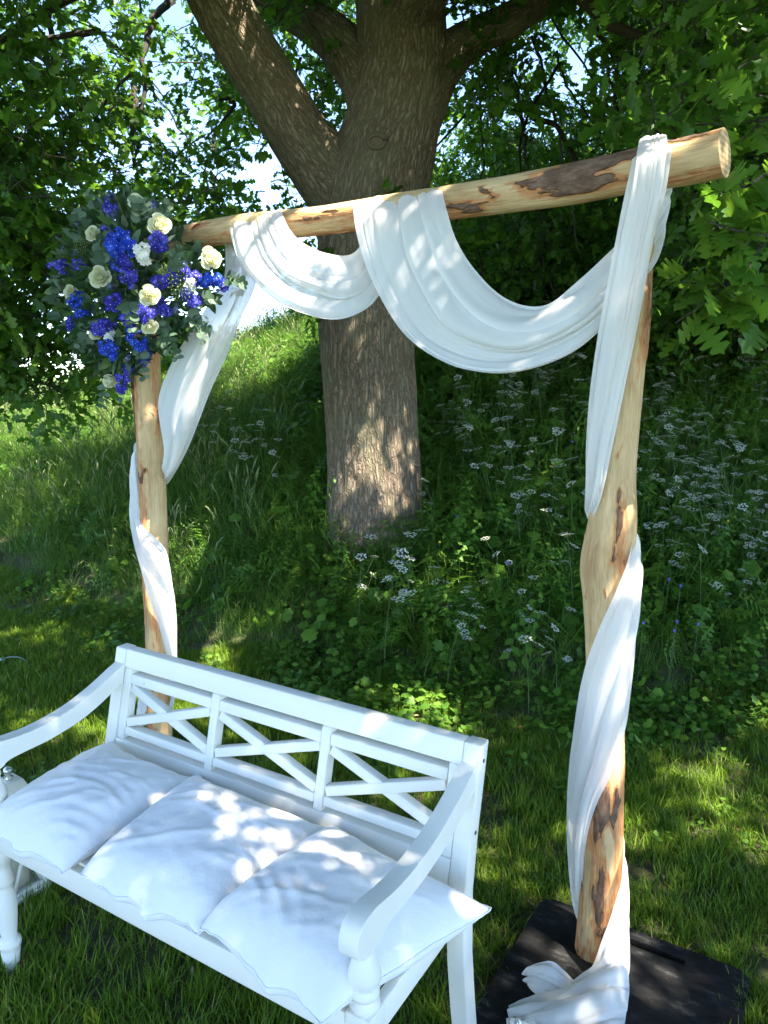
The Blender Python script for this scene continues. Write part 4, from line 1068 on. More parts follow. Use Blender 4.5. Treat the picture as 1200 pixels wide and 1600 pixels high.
cloth('swag', small, 150, 110, [(2.7, .008, 1.15, .35, .25), (4.2, .003, .6, .35, -.5), (5.6, .0045, .6, .1, -.35), (11.3, .0014, .3, .1, .2)], seed=6, fade=(.42, .1))
# band hanging from the beam over the right post
band = rows(
    [(985, 300, -.085), (1003, 298, -.09), (1025, 292, -.09), (1048, 290, -.085)],
    [(992, 240, -.05), (1010, 228, -.06), (1030, 222, -.06), (1047, 225, -.05)],
    [(990, 240, .02), (1008, 222, .0), (1030, 217, .0), (1050, 228, .03)],
    [(984, 268, .085), (1005, 255, .095), (1028, 250, .095), (1047, 256, .09)],
    [(974, 315, .11), (998, 312, .115), (1022, 310, .115), (1038, 310, .10)],
    [(960, 385, .12), (982, 385, .125), (1005, 385, .115), (1020, 382, .085)],
    [(940, 490, .115), (962, 490, .12), (985, 490, .10), (1001, 488, .07)],
    [(923, 600, .10), (943, 602, .105), (962, 600, .09), (978, 598, .06)],
    [(916, 690, .075), (929, 695, .09), (943, 698, .085), (957, 698, .06)],
    [(916, 760, .02), (924, 768, .05), (932, 772, .065), (940, 775, .06)],
    [(920, 800, -.03), (923, 805, -.01), (925, 810, .01), (928, 815, .03)],
    [(928, 830, -.07), (932, 830, -.07), (936, 835, -.06), (940, 840, -.06)])
cloth('hanging_band', band, 190, 90, [(2.6, .008, .9, .15, .15), (5.7, .004, .5, .5, .1), (11, .0014, .3, .2, .1)], seed=11, fade=(.1, .12))
# winding down the right post
wrapr = rows(
    [(935, 790, -.06), (940, 820, -.075), (945, 850, -.08), (950, 890, -.08)],
    [(975, 800, -.05), (978, 835, -.065), (982, 870, -.07), (985, 905, -.06)],
    [(990, 818, -.012), (994, 850, -.025), (998, 885, -.03), (999, 925, -.02)],
    [(981, 875, .045), (989, 905, .035), (996, 935, .015), (996, 975, -.0)],
    [(962, 925, .075), (976, 955, .072), (990, 985, .045), (993, 1020, .02)],
    [(935, 985, .085), (955, 1015, .09), (975, 1045, .075), (987, 1075, .04)],
    [(912, 1050, .065), (934, 1085, .09), (956, 1110, .085), (977, 1140, .055)],
    [(898, 1130, .04), (917, 1160, .08), (936, 1185, .085), (957, 1205, .065)],
    [(888, 1205, .02), (901, 1230, .06), (914, 1250, .08), (930, 1262, .07)],
    [(885, 1285, .0), (894, 1305, .04), (904, 1320, .065), (914, 1325, .07)],
    [(889, 1365, -.02), (896, 1378, .01), (903, 1385, .03), (910, 1388, .04)],
    [(900, 1425, -.05), (903, 1432, -.035), (907, 1435, -.02), (911, 1438, -.0)],
    [(915, 1445, -.08), (918, 1450, -.08), (920, 1455, -.07), (922, 1460, -.06)])
cloth('wound_band', wrapr, 200, 90, [(2.4, .007, .8, .2, .2), (5.1, .003, .5, .4, .2)], seed=14, fade=(.12, .12))
tail = rows(
    [(940, 1300, -.07), (945, 1330, -.08), (950, 1360, -.085), (955, 1400, -.08)],
    [(968, 1290, -.04), (970, 1335, -.055), (972, 1380, -.06), (974, 1430, -.055)],
    [(975, 1312, -.01), (977, 1370, -.02), (978, 1420, -.025), (981, 1475, -.02)],
    [(970, 1375, .045), (976, 1425, .03), (980, 1470, .01), (983, 1520, .0)],
    [(957, 1425, .08), (968, 1470, .075), (978, 1515, .055), (983, 1560, .03)],
    [(940, 1470, .095), (955, 1510, .11), (970, 1550, .10), (980, 1590, .08)],
    [(925, 1510, .11), (935, 1545, .13), (950, 1585, .15), (970, 1620, .13)],
    [(900, 1545, .12), (905, 1575, .16), (915, 1610, .18), (940, 1640, .17)])
cloth('tail', tail, 120, 90, [(2.3, .006, .7, .1, .15), (5, .003, .4, .3, 0)], seed=17, fade=(.2, .0))
def grow(rr): return [[G(*q) for q in r] for r in rr]
heap = grow([
    [(975, 1480, .10), (983, 1540, .05), (978, 1590, .045), (965, 1650, .04)],
    [(945, 1495, .13), (955, 1540, .13), (955, 1590, .10), (940, 1660, .045)],
    [(912, 1520, .10), (920, 1550, .12), (918, 1600, .10), (900, 1670, .045)],
    [(880, 1540, .07), (880, 1565, .10), (878, 1610, .09), (865, 1665, .045)],
    [(850, 1550, .05), (848, 1575, .085), (845, 1610, .08), (835, 1650, .045)],
    [(822, 1560, .045), (820, 1580, .065), (818, 1605, .06), (812, 1640, .045)],
    [(797, 1572, .045), (795, 1585, .05), (793, 1600, .05), (790, 1625, .045)]])
cloth('heap', heap, 110, 100, [(3.6, .012, .9, .1, .5), (8.3, .005, .5, .2, -.4)], seed=21, fade=(.05, .0))
flap = grow([
    [(905, 1540, .05), (900, 1560, .05), (890, 1575, .05)],
    [(880, 1515, .11), (872, 1540, .09), (860, 1560, .06)],
    [(862, 1502, .13), (850, 1530, .10), (842, 1556, .06)],
    [(838, 1505, .11), (834, 1525, .09), (830, 1545, .05)],
    [(820, 1515, .075), (822, 1528, .06), (824, 1540, .042)]])
cloth('flap', flap, 60, 50, [(1.8, .010, .8, .3, .4), (4.1, .004, .4, 0, .3)], seed=23)
# left: from the beam down to and around the left post
leftb = rows(
    [(355, 340, -.07), (370, 345, -.07), (385, 345, -.07), (400, 350, -.07)],
    [(352, 380, -.07), (368, 385, -.07), (390, 390, -.07), (408, 395, -.07)],
    [(350, 430, -.04), (366, 438, -.03), (384, 445, -.03), (398, 450, -.03)],
    [(322, 480, .0), (345, 490, .02), (366, 495, .02), (380, 490, .0)],
    [(290, 530, .03), (315, 540, .06), (340, 548, .05), (358, 548, .01)],
    [(262, 580, .05), (285, 595, .08), (308, 605, .07), (330, 608, .03)],
    [(247, 625, .06), (268, 640, .085), (292, 652, .075), (312, 655, .04)],
    [(250, 665, .055), (265, 685, .07), (280, 698, .06), (294, 700, .03)],
    [(256, 705, .02), (262, 722, .03), (268, 732, .02), (276, 735, .0)],
    [(248, 735, -.05), (252, 745, -.05), (256, 752, -.05), (260, 758, -.05)],
    [(225, 745, -.075), (228, 760, -.075), (230, 775, -.075), (232, 790, -.075)])
cloth('wound_band', leftb, 190, 90, [(2.3, .010, 1.0, .3, .2), (5.3, .004, .5, .1, .1)], seed=31, fade=(.05, .12))
leftc = rows(
    [(240, 680, -.07), (240, 710, -.075), (240, 740, -.075), (240, 770, -.075)],
    [(214, 690, -.04), (212, 725, -.05), (212, 760, -.05), (213, 800, -.04)],
    [(209, 705, -.01), (205, 745, -.02), (204, 785, -.02), (207, 825, .0)],
    [(214, 760, .02), (209, 795, .02), (209, 830, .03), (214, 865, .04)],
    [(221, 815, .06), (221, 845, .075), (222, 875, .08), (226, 910, .07)],
    [(240, 838, .08), (242, 875, .10), (240, 910, .10), (238, 950, .08)],
    [(260, 862, .075), (262, 910, .095), (257, 950, .10), (250, 985, .08)],
    [(270, 915, .04), (271, 955, .07), (266, 990, .08), (258, 1015, .07)],
    [(274, 975, .02), (274, 1005, .045), (271, 1030, .05), (265, 1050, .05)],
    [(275, 1040, .0), (274, 1060, .02), (271, 1080, .03), (266, 1100, .02)],
    [(268, 1095, -.04), (266, 1105, -.04), (262, 1115, -.04), (258, 1125, -.04)],
    [(240, 1070, -.07), (240, 1090, -.07), (240, 1110, -.07), (240, 1130, -.07)],
    [(222, 1060, -.03), (220, 1085, -.04), (217, 1110, -.03), (213, 1140, .0)],
    [(232, 1100, .05), (224, 1120, .06), (217, 1140, .06), (212, 1160, .05)])
cloth('wound_band', leftc, 200, 80, [(2.4, .008, .9, .3, .2), (5.3, .003, .4, .1, .1)], seed=37, fade=(.08, .05))

# ------------------------------------------------------------------ bench
BP = dict(x=-1.104, y=1.870, yaw=-.5464)
bench = empty('garden_bench', (BP['x'], BP['y'], 0), BP['yaw'], 'white painted wooden garden bench with three crossed panels in its back and scrolled arms', 'bench')
L, vB, zs, zT, zp, vS, zab = 1.263, .486, .475, .826, .647, .405, .783
def bpart(name, build, parent=bench, bev=.003, smooth=False, mat='paint'):
    mb = MB(); build(mb); o = link(name, mb.mesh(name, smooth), parent, M[mat])
    if bev: bevel(o, bev)
    return o
rk = (vB - vS) / (zT - zs)               # rake of the back
def back_v(z): return vS + rk * (z - zs)
def bplank(mb, u0, z0, u1, z1, w, th, f0=0.0, f1=None):
    """bar in the raked back plane from (u0,z0) to (u1,z1), width w, thickness th, front face pushed f0"""
    p0 = np.array([u0, z0]); p1 = np.array([u1, z1]); d = p1 - p0; d /= np.linalg.norm(d); s = np.array([-d[1], d[0]]) * w / 2
    c = [p0 - s, p1 - s, p1 + s, p0 + s]
    V = [[q[0], back_v(q[1]) + f0, q[1]] for q in c] + [[q[0], back_v(q[1]) + f0 + th, q[1]] for q in c]
    mb.add(V, np.array([[0, 1, 2, 3], [7, 6, 5, 4], [0, 4, 5, 1], [1, 5, 6, 2], [2, 6, 7, 3], [3, 7, 4, 0]]))
# back legs, outermost, raked above the seat and splayed below
for u0 in (0, L - .045):
    def f(mb, u0=u0):
        prof = [(0, vS + .055), (.15, vS + .028), (.30, vS + .006), (zs, vS), (.62, back_v(.62)), (zT, back_v(zT))]
        V = []
        for z, v in prof:
            w = .052 if z < .5 else .042
            V += [[u0, v, z], [u0 + .045, v, z], [u0 + .045, v + w, z], [u0, v + w, z]]
        F = []
        for i in range(len(prof) - 1):
            b = i * 4
            for j in range(4): F.append([b + j, b + (j + 1) % 4, b + 4 + (j + 1) % 4, b + 4 + j])
        F += [[3, 2, 1, 0], [len(V) - 4, len(V) - 3, len(V) - 2, len(V) - 1]]
        mb.add(V, np.array(F))
    o = bpart('back_leg', f)
    if u0 > 0:
        for z in (.785, .62):
            sc = MB(); V, F = tube_arr([[L - .001, back_v(z) + .022, z], [L + .0012, back_v(z) + .022, z]], .005, 12); sc.add(V, F)
            link('screw', sc.mesh('screw', False), o, M['dark_screw'])
e0, e1 = .046, L - .046
zt0 = zT - .056
bpart('top_rail', lambda mb: bplank(mb, e0, zT - .028, e1, zT - .028, .056, .034, .002))
bpart('lower_rail', lambda mb: bplank(mb, e0, .516, e1, .516, .076, .034, .002))
inner = [e0 + .001, e1 - .031]
for u in (e0 + .0165, e1 - .0165): bpart('stile', lambda mb, u=u: bplank(mb, u, .555, u, zt0 - .001, .032, .034, .0035))
m1, m2 = L * .345, L * .655
uL, uR = e0 + .034, e1 - .034
for u in (m1, m2): bpart('mullion', lambda mb, u=u: bplank(mb, u, .555, u, zt0 - .001, .028, .036, .0015))
rz_hi, rz_lo = .739, .582
rw_hi, rw_lo = .030, .024
spans = [(uL, m1 - .015), (m1 + .015, m2 - .015), (m2 + .015, uR)]
for a, b in spans:
    bpart('panel_rail', lambda mb: bplank(mb, a, rz_hi, b, rz_hi, rw_hi, .032, .0035))
    bpart('panel_rail', lambda mb: bplank(mb, a, rz_lo, b, rz_lo, rw_lo, .032, .0035))
    z0, z1 = rz_lo + rw_lo / 2, rz_hi - rw_hi / 2
    bpart('cross_bar', lambda mb: bplank(mb, a + .002, z1 - .012, b - .002, z0 + .010, .026, .026, .0075))
    bpart('cross_bar', lambda mb: bplank(mb, a + .002, z0 + .012, b - .002, z1 - .010, .026, .026, .005))
# seat: rails and slats
bpart('front_rail', lambda mb: box(mb, (.064, .008, zs - .068), (L - .064, .030, zs - .004)))
for u in (.012, L - .036): bpart('side_rail', lambda mb, u=u: box(mb, (u, .064, zs - .068), (u + .024, vS - .001, zs - .004)))
bpart('back_rail', lambda mb: box(mb, (.046, vS + .008, zs - .068), (L - .046, vS + .030, zs - .018)))
for k in range(6):
    v0 = .032 + k * .0615
    bpart('seat_slat', lambda mb: box(mb, (.040, v0, zs - .012), (L - .040, v0 + .053, zs + .002)))
# turned front legs and arm posts
def lathe(mb, u, v, prof, n=28):
    z = np.array([p[0] for p in prof]); r = np.array([p[1] for p in prof])
    th = np.linspace(0, 2 * PI, n, endpoint=False)
    V = np.stack([u + r[:, None] * np.cos(th), v + r[:, None] * np.sin(th), np.broadcast_to(z[:, None], (len(z), n))], -1).reshape(-1, 3)
    V = np.vstack([V, [u, v, z[0]], [u, v, z[-1]]]); j = np.arange(n); j2 = (j + 1) % n; k = len(z) * n
    mb.add(V, [gridfaces(len(z), n, True), np.vstack([np.stack([np.full(n, k), j2, j], -1), np.stack([np.full(n, k + 1), k - n + j, k - n + j2], -1)])])
legp = [(0, .017), (.04, .022), (.075, .026), (.085, .024), (.09, .029), (.10, .031), (.108, .029), (.112, .023), (.125, .021), (.17, .026), (.22, .030), (.25, .028), (.275, .022), (.283, .022), (.287, .028), (.297, .028), (.331, .023), (.352, .023), (.358, .03), (.380, .031), (zs - .073, .028)]
armp = [(zs + .004, .027), (zs + .010, .030), (zs + .020, .030), (zs + .026, .022), (zs + .030, .022), (zs + .034, .028), (zs + .044, .029), (zs + .050, .024), (zs + .056, .024), (zs + .068, .031), (zs + .082, .0325), (zs + .100, .028), (zs + .125, .019), (zs + .133, .017), (zs + .137, .020), (zs + .143, .020), (zs + .147, .016), (zs + .175, .0165), (zp + .01, .018)]
for u in (.034, L - .034):
    o = bpart('front_leg', lambda mb: box(mb, (u - .029, .004, zs - .073), (u + .029, .062, zs + .004)), bev=.005)
    bpart('turned_shaft', lambda mb: lathe(mb, u, .033, legp), o, 0, True)
    bpart('arm_post', lambda mb: lathe(mb, u, .033, armp), bench, 0, True)
# scrolled arms
top = catmull(np.array([(back_v(zab) + .004, zab), (.44, .768), (.37, .738), (.28, .710), (.18, .696), (.10, .697), (.03, .706), (-.015, .698), (-.033, .670), (-.030, .640), (-.008, .624)]), np.linspace(0, 1, 60))
bot = catmull(np.array([(back_v(zab - .06) + .002, zab - .060), (.43, .708), (.37, .682), (.30, .660), (.20, .645), (.12, .643), (.085, .641), (.066, .637), (.060, .632), (.052, .628), (.030, .622)]), np.linspace(0, 1, 60))
for u0, u1 in ((.006, .048), (L - .048, L - .006)):
    def f(mb):
        V = []
        for a, b in zip(top, bot): V += [[u0, a[0], a[1]], [u1, a[0], a[1]], [u1, b[0], b[1]], [u0, b[0], b[1]]]
        F = []
        for i in range(59):
            q = i * 4
            for j in range(4): F.append([q + j, q + 4 + j, q + 4 + (j + 1) % 4, q + (j + 1) % 4])
        F += [[0, 1, 2, 3], [239, 238, 237, 236]]
        mb.add(V, np.array(F))
    o = bpart('armrest', f, bev=.004); o.data.polygons.foreach_set('use_smooth', [False] * len(o.data.polygons))
    for p_ in o.data.polygons: p_.use_smooth = abs(p_.normal.x) < .5
    o.modifiers[0].harden_normals = False

# ------------------------------------------------------------------ pillows: two sheets sewn at the rim, blown up and settled (position-based dynamics)
def pillow_sim(n=58, seed=0, steps=90, its=7, press=.0009, w=1.0, slack=1.05):
    r = np.random.default_rng(seed)
    g = np.linspace(-.5, .5, n); Xg, Yg = np.meshgrid(g, g)
    Pn = np.zeros((2, n, n, 3)); Pn[..., 0] = Xg; Pn[..., 1] = Yg
    bumpn = .015 * (fbm(np.stack([Xg * 7 + seed, Yg * 7, 0 * Xg], -1), 3, seed) - .5)
    Pn[0, ..., 2] = .02 + bumpn; Pn[1, ..., 2] = -.02 + bumpn
    Pn[:, :, 0, 2] = Pn[:, :, -1, 2] = Pn[:, 0, :, 2] = Pn[:, -1, :, 2] = 0
    prev = Pn.copy(); h = g[1] - g[0]
    stretch = slack + .05 * (fbm(np.stack([Xg * 3, Yg * 3, 0 * Xg + seed], -1), 2, seed + 4) - .5)
    def con(a, b, rest):
        A = Pn[:, a[0], a[1]]; B = Pn[:, b[0], b[1]]; d = B - A; l = np.linalg.norm(d, axis=-1)[..., None] + 1e-9
        c = d * (.5 * (1 - rest / l)); A += c; B -= c
    S = slice
    sets = []
    for st in (0, 1):
        m = (n - st) // 2; sets.append(((S(None), S(st, st + 2 * m - 1, 2)), (S(None), S(st + 1, st + 2 * m, 2)), h))
        sets.append(((S(st, st + 2 * m - 1, 2), S(None)), (S(st + 1, st + 2 * m, 2), S(None)), h))
    for st in (0, 1):
        m = (n - st) // 2
        sets.append(((S(st, st + 2 * m - 1, 2), S(0, n - 1)), (S(st + 1, st + 2 * m, 2), S(1, n)), h * 1.4142))
        sets.append(((S(st, st + 2 * m - 1, 2), S(1, n)), (S(st + 1, st + 2 * m, 2), S(0, n - 1)), h * 1.4142))
    sl_ = slack
    for step in range(steps):
        vel = (Pn - prev) * .93; prev = Pn.copy(); Pn += vel; Pn[..., 2] -= .00025
        du = np.gradient(Pn, axis=2); dv = np.gradient(Pn, axis=1); nr = np.cross(du, dv); nr /= np.linalg.norm(nr, axis=-1)[..., None] + 1e-9
        nr[1] *= -1; Pn += nr * press
        for _ in range(its):
            for a, b, rest in sets: con(a, b, rest * sl_)
            rim = Pn.mean(0)
            for s_ in ((S(None), 0), (S(None), -1), (0, S(None)), (-1, S(None))):
                Pn[0][s_] = rim[s_]; Pn[1][s_] = rim[s_]
            Pn[1, ..., 2] = np.maximum(Pn[1, ..., 2], -.045)
    return Pn
def pillow(corners, seed, label, th=1.0, over=.0, slack=1.05):
    n = 58; Pn = pillow_sim(n, seed, slack=slack)
    cxy = np.array([Pn[0, 0, 0], Pn[0, 0, -1], Pn[0, -1, -1], Pn[0, -1, 0]])
    hx_, hy_ = np.abs(cxy[:, 0]).mean() * .55 + np.abs(Pn[0, n // 2, [0, -1], 0]).mean() * .45, np.abs(cxy[:, 1]).mean() * .55 + np.abs(Pn[0, [0, -1], n // 2, 1]).mean() * .45
    x, y, z = Pn[..., 0] / hx_ / 2 + .5, Pn[..., 1] / hy_ / 2 + .5, Pn[..., 2]
    y = y - .075 * np.sin(PI * np.clip(x, 0, 1)) * (1 - np.clip(y, 0, 1)) ** 2; x = x + .05 * (.5 - x) * (2 * y - 1) ** 4 + .07 * (x - .5) * (1 - (2 * y - 1) ** 2)
    c = np.array(corners)        # front-left, front-right, back-right, back-left
    base = ((1 - x) * (1 - y))[..., None] * c[0] + (x * (1 - y))[..., None] * c[1] + (x * y)[..., None] * c[2] + ((1 - x) * y)[..., None] * c[3]
    W = base.copy(); W[..., 2] += (z + .012) * .31 * th - .016 * np.clip(1 - y * 5, 0, 1.3) ** 2
    rs_ = np.random.default_rng(seed + 100); ed = np.minimum.reduce([x, 1 - x, y, 1 - y])
    dz = .020 * (fbm(np.stack([x * 3, y * 3, 0 * x + seed], -1), 3, seed + 50) - .5) * np.clip(ed * 5, 0, 1)
    for cx_, cy_ in ((0, 0), (1, 0), (1, 1), (0, 1)):
        r_ = np.hypot(x - cx_, y - cy_); a_ = np.arctan2(y - cy_, x - cx_); k_ = rs_.uniform(9, 15)
        wv = np.sin(a_ * k_ + 4 * fbm(np.stack([x * 4, y * 4, 0 * x + cx_ * 3 + cy_], -1), 2, seed) + seed)
        dz += .0028 * (1 - np.abs(wv) ** .7 * 1.4) * np.exp(-r_ / .34) * np.clip(ed * 9, 0, 1) * np.clip(r_ * 6, 0, 1)
    for _ in range(2):                     # long soft creases pressed in by people sitting
        cx_, cy_ = rs_.uniform(-.2, 1.2), rs_.uniform(-.5, .1); r0 = rs_.uniform(.5, .95); r_ = np.hypot(x - cx_, (y - cy_)) + .05 * fbm(np.stack([x * 3, y * 3, 0 * x + _], -1), 2, seed + _)
        a_ = np.arctan2(y - cy_, x - cx_); aw = np.exp(-((a_ - rs_.uniform(.6, 2.2)) / .55) ** 2)
        for q_ in range(3): dz += (.0055 - .0015 * q_) * np.exp(-((r_ - r0 - .09 * q_) / .022) ** 2) * aw * np.clip(ed * 8, 0, 1)
    nz2 = fbm(np.stack([x * 4 + 2 * y, y * 9 - 5 * x, 0 * x + seed], -1), 4, seed + 60); dz += .0022 * (1 - 3 * np.abs(nz2 - .5)) * np.clip(ed * 8, 0, 1)
    W[0, ..., 2] += dz[0]
    rimw = .010 * (fbm(np.stack([x * 7 + y * 5, y * 2, 0 * x + seed], -1), 3, seed + 70) - .5); W[..., 2] += rimw * np.exp(-ed * 12)
    W[..., :2] += (rimw * np.exp(-ed * 14))[..., None] * 1.2
    # creases of a half filled cover
    cr = fbm(np.stack([x * 1.6 + y * .8, y * 5 - x * 2.5, 0 * x + seed], -1), 3, seed + 40)
    cr = 1 - np.abs(cr - .5) * 6; cr = np.clip(cr, 0, 1) ** 2
    W[0, ..., 2] += (.006 * cr * np.clip(np.minimum.reduce([x, 1 - x, y, 1 - y]) * 7, 0, 1))[0]
    cen = np.array([*W[..., :2].reshape(-1, 2).mean(0), float(c[:, 2].mean())])
    o = empty('cushion', tuple(cen), 0, label, 'cushion', None)
    top_, bo_ = W[0].reshape(-1, 3), W[1].reshape(-1, 3)
    V = np.vstack([top_, bo_]) - cen; F = gridfaces(n, n); F2 = gridfaces(n, n, base=n * n)[:, ::-1]
    me = npmesh('cover', V, np.vstack([F, F2]))
    bm = bmesh.new(); bm.from_mesh(me); bmesh.ops.remove_doubles(bm, verts=bm.verts, dist=1e-5); bm.to_mesh(me); bm.free()
    co = link('cover', me, o, M['cushion'], True)
    s = co.modifiers.new('sub', 'SUBSURF'); s.levels = 1; s.render_levels = 1
    rim = np.concatenate([W[0][0, :], W[0][1:, -1], W[0][-1, -2::-1], W[0][-2:0:-1, 0]]) - cen
    rim = np.vstack([rim, rim[:1]]); V, F = tube_arr(rim, .0022, 6, cap=False)
    link('seam', npmesh('seam', V, F), o, M['cushion'])
    return o
def bl(u, v, z):
    c_, s_ = math.cos(BP['yaw']), math.sin(BP['yaw']); return np.array([BP['x'] + u * c_ - v * s_, BP['y'] + u * s_ + v * c_, z])
def GG(px, py, z): return G(px, py, z)
pillow([GG(-22, 1292, .490), GG(106, 1368, .484), GG(308, 1238, .505), GG(165, 1176, .51)], 3, 'white cushion at the left end of the bench seat')
pillow([GG(128, 1372, .486), GG(322, 1460, .482), GG(522, 1316, .505), GG(300, 1227, .51)], 8, 'white cushion in the middle of the bench seat, deeply creased')
pillow([GG(316, 1455, .494), GG(518, 1600, .488), GG(764, 1440, .497), GG(512, 1306, .512)], 15, 'white cushion under the right armrest of the bench', 1.05)

# ------------------------------------------------------------------ lanterns
def lantern(loc, rz, label, w=.17, h=.36):
    t = empty('lantern', loc, rz, label, 'lantern', 'white lanterns')
    def part(name, build, mat='paint', bev=.0015, par=t, smooth=False):
        mb = MB(); build(mb); o = link(name, mb.mesh(name, smooth), par, M[mat])
        if bev: bevel(o, bev)
        return o
    a = w / 2; p_ = .014
    part('base', lambda mb: (box(mb, (-a - .01, -a - .01, 0), (a + .01, a + .01, .016)), box(mb, (-a, -a, .0165), (a, a, .030))))
    for sx in (-1, 1):
        for sy in (-1, 1):
            x0, y0 = sx * (a - p_ / 2), sy * (a - p_ / 2)
            part('corner_post', lambda mb: box(mb, (x0 - p_ / 2, y0 - p_ / 2, .0305), (x0 + p_ / 2, y0 + p_ / 2, h * .72)))
    z0, z1 = .031, h * .72
    for k in range(4):
        Mx = Matrix.Rotation(k * PI / 2, 4, 'Z')
        def bars(mb):
            for s in (-1, 1):
                ang = math.atan2((z1 - z0), 2 * (a - p_)) * s; l = math.hypot(z1 - z0, 2 * (a - p_)) * .49
                M2 = Mx @ Matrix.Translation((0, -a + .006 + .002 * s, (z0 + z1) / 2)) @ Matrix.Rotation(ang, 4, 'Y')
                box(mb, (-l, -.003, -.0055), (l, .003, .0055), M2)
        part('cross_bar', bars, bev=0)
        part('glass_pane', lambda mb: box(mb, (-a + p_, -a + .011, z0), (a - p_, -a + .013, z1), Mx), 'glass', 0)
    part('roof', lambda mb: (box(mb, (-a - .012, -a - .012, z1 + .0005), (a + .012, a + .012, z1 + .013)),
         mb.add([[-a, -a, z1 + .0132], [a, -a, z1 + .0132], [a, a, z1 + .0132], [-a, a, z1 + .0132], [-.03, -.03, h * .93], [.03, -.03, h * .93], [.03, .03, h * .93], [-.03, .03, h * .93]],
                np.array([[0, 1, 5, 4], [1, 2, 6, 5], [2, 3, 7, 6], [3, 0, 4, 7], [4, 5, 6, 7]]))))
    part('finial', lambda mb: lathe(mb, 0, 0, [(h * .93, .012), (h * .95, .016), (h * .965, .007), (h * .98, .012), (h * 1.0, .015), (h * 1.02, .012), (h * 1.035, .003)], 16), 'silver', 0, t, True)
    part('candle', lambda mb: lathe(mb, 0, 0, [(.0306, .034), (.13, .034), (.135, .031)], 24), 'wax', 0, t, True)
    return t
fd = G(83, 1392)[:2] - G(16, 1432)[:2]; fm = (G(83, 1392)[:2] + G(16, 1432)[:2]) / 2; fl = np.linalg.norm(fd); fd /= fl
fn = np.array([-fd[1], fd[0]])
lw = fl - .02
lc = fm + fn * (lw / 2 + .01)
lantern((lc[0], lc[1], .02), math.atan2(fd[1], fd[0]) , 'white wooden lantern with cream candle in the grass beneath the bench left end', lw, .42)
q = G(806, 1592, .40)
lantern((q[0], q[1], 0), .3, 'second white lantern, only its pale knob showing before the heaped cloth', .16, .387)

# small pale peg and cord at the left edge
q = G(4, 1033, .03); t = empty('ground_peg', (q[0], q[1], 0), 0, 'small pale peg with a thin cord in the lawn at the left edge', 'peg')
mb = MB(); V, F = tube_arr([[-.10, .0, .02], [-.03, 0, .035], [.012, 0, .045]], [.010, .012, .007], 8); mb.add(V, F); link('peg', mb.mesh('peg'), t, M['cord'])
mb = MB(); V, F = tube_arr(catmull(np.array([[.012, 0, .05], [.06, .0, .056], [.11, 0, .05], [.15, 0, .02]]), np.linspace(0, 1, 12)), .0015, 5); mb.add(V, F); link('cord', mb.mesh('cord'), t, M['cord'])

# ------------------------------------------------------------------ flower arrangement
bc = P(222, 450, .05)
bq = empty('flower_arrangement', tuple(bc), 0, 'large arrangement of cream roses, blue delphinium and eucalyptus on the left corner of the arch', 'flowers')
def BPt(px, py, off): return P(px, py, off) - bc
def orient(dirv):
    return Vector(dirv).to_track_quat('Z', 'Y').to_euler()
TOC = (CAM - bc) / np.linalg.norm(CAM - bc)
# rose
def rose_mesh(seed, openn=1.0):
    R = random.Random(seed); mb = MB()
    for k in range(22):
        lay = k / 21.0; az = k * 2.399 + R.uniform(-.2, .2)
        rad = .004 + .026 * lay * openn; hgt = .050 - .010 * lay; wid = 1.5 - .45 * lay + R.uniform(-.1, .1)
        uu_ = np.linspace(0, 1, 6); vv_ = np.linspace(-1, 1, 7); U_, V_ = np.meshgrid(uu_, vv_, indexing='ij')
        rr = rad * (.30 + .85 * np.sin(U_ * PI * (.86 - .34 * lay))) + .006 * lay * np.clip(U_ - .7, 0, 1) * 3
        rr = rr * (1 - .10 * V_ ** 2)
        ph_ = az + V_ * wid * .62 * (1 - .12 * U_)
        zz = hgt * U_ * (1 - .10 * V_ ** 2 * U_) - .012 * lay - .014 * lay * np.clip(U_ - .7, 0, 1) * 3
        S = np.stack([rr * np.cos(ph_), rr * np.sin(ph_), zz], -1)
        mb.add(S.reshape(-1, 3), gridfaces(6, 7), 0, R.random() * .8)
    me = mb.mesh('rose'); me.materials.append(M['rose']); return me
roses = [rose_mesh(k, 1 + .12 * (k % 3)) for k in range(4)]
for k, (a, b, o_, s) in enumerate([(147, 367, .24, .85), (247, 354, .24, 1.05), (157, 433, .30, .95), (325, 405, .20, 1.1), (232, 461, .34, 1.0), (233, 509, .28, .75), (212, 317, .18, .75), (173, 592, .16, .95), (113, 457, .18, .9), (150, 520, .22, .7)]):
    o = link('rose', roses[k % 4], bq); o.location = BPt(a, b, o_)
    d = TOC + np.array([(a - 215) / 260, 0, (450 - b) / 260]); o.rotation_euler = orient(d); o.scale = (s * .98,) * 3
# delphinium and other blue clusters: florets packed on a spike or head
def floret(mb, c, nrm, r, tone, m=0, np_=5):
    nrm = nrm / (np.linalg.norm(nrm) + 1e-9); a = np.cross(nrm, [.3, .5, .8]); a /= np.linalg.norm(a); b = np.cross(nrm, a); ph_ = random.random() * 6
    for k in range(np_):
        t = ph_ + k * 2 * PI / np_; d = math.cos(t) * a + math.sin(t) * b; s = -math.sin(t) * a + math.cos(t) * b
        V = np.array([c, c + d * r * .55 + s * r * .42 + nrm * r * .18, c + d * r + s * r * .1 + nrm * r * .22, c + d * r * .9 - s * r * .2 + nrm * r * .2, c + d * r * .5 - s * r * .42 + nrm * r * .18])
        mb.add(V, [np.array([[0, 1, 2, 3]]), np.array([[0, 3, 4]])], m, tone)
    V = np.array([c + nrm * r * .25 + a * r * .14, c + nrm * r * .25 + b * r * .14, c + nrm * r * .25 - a * r * .14, c + nrm * r * .25 - b * r * .14]); mb.add(V, np.array([[0, 1, 2, 3]]), 1, 0)
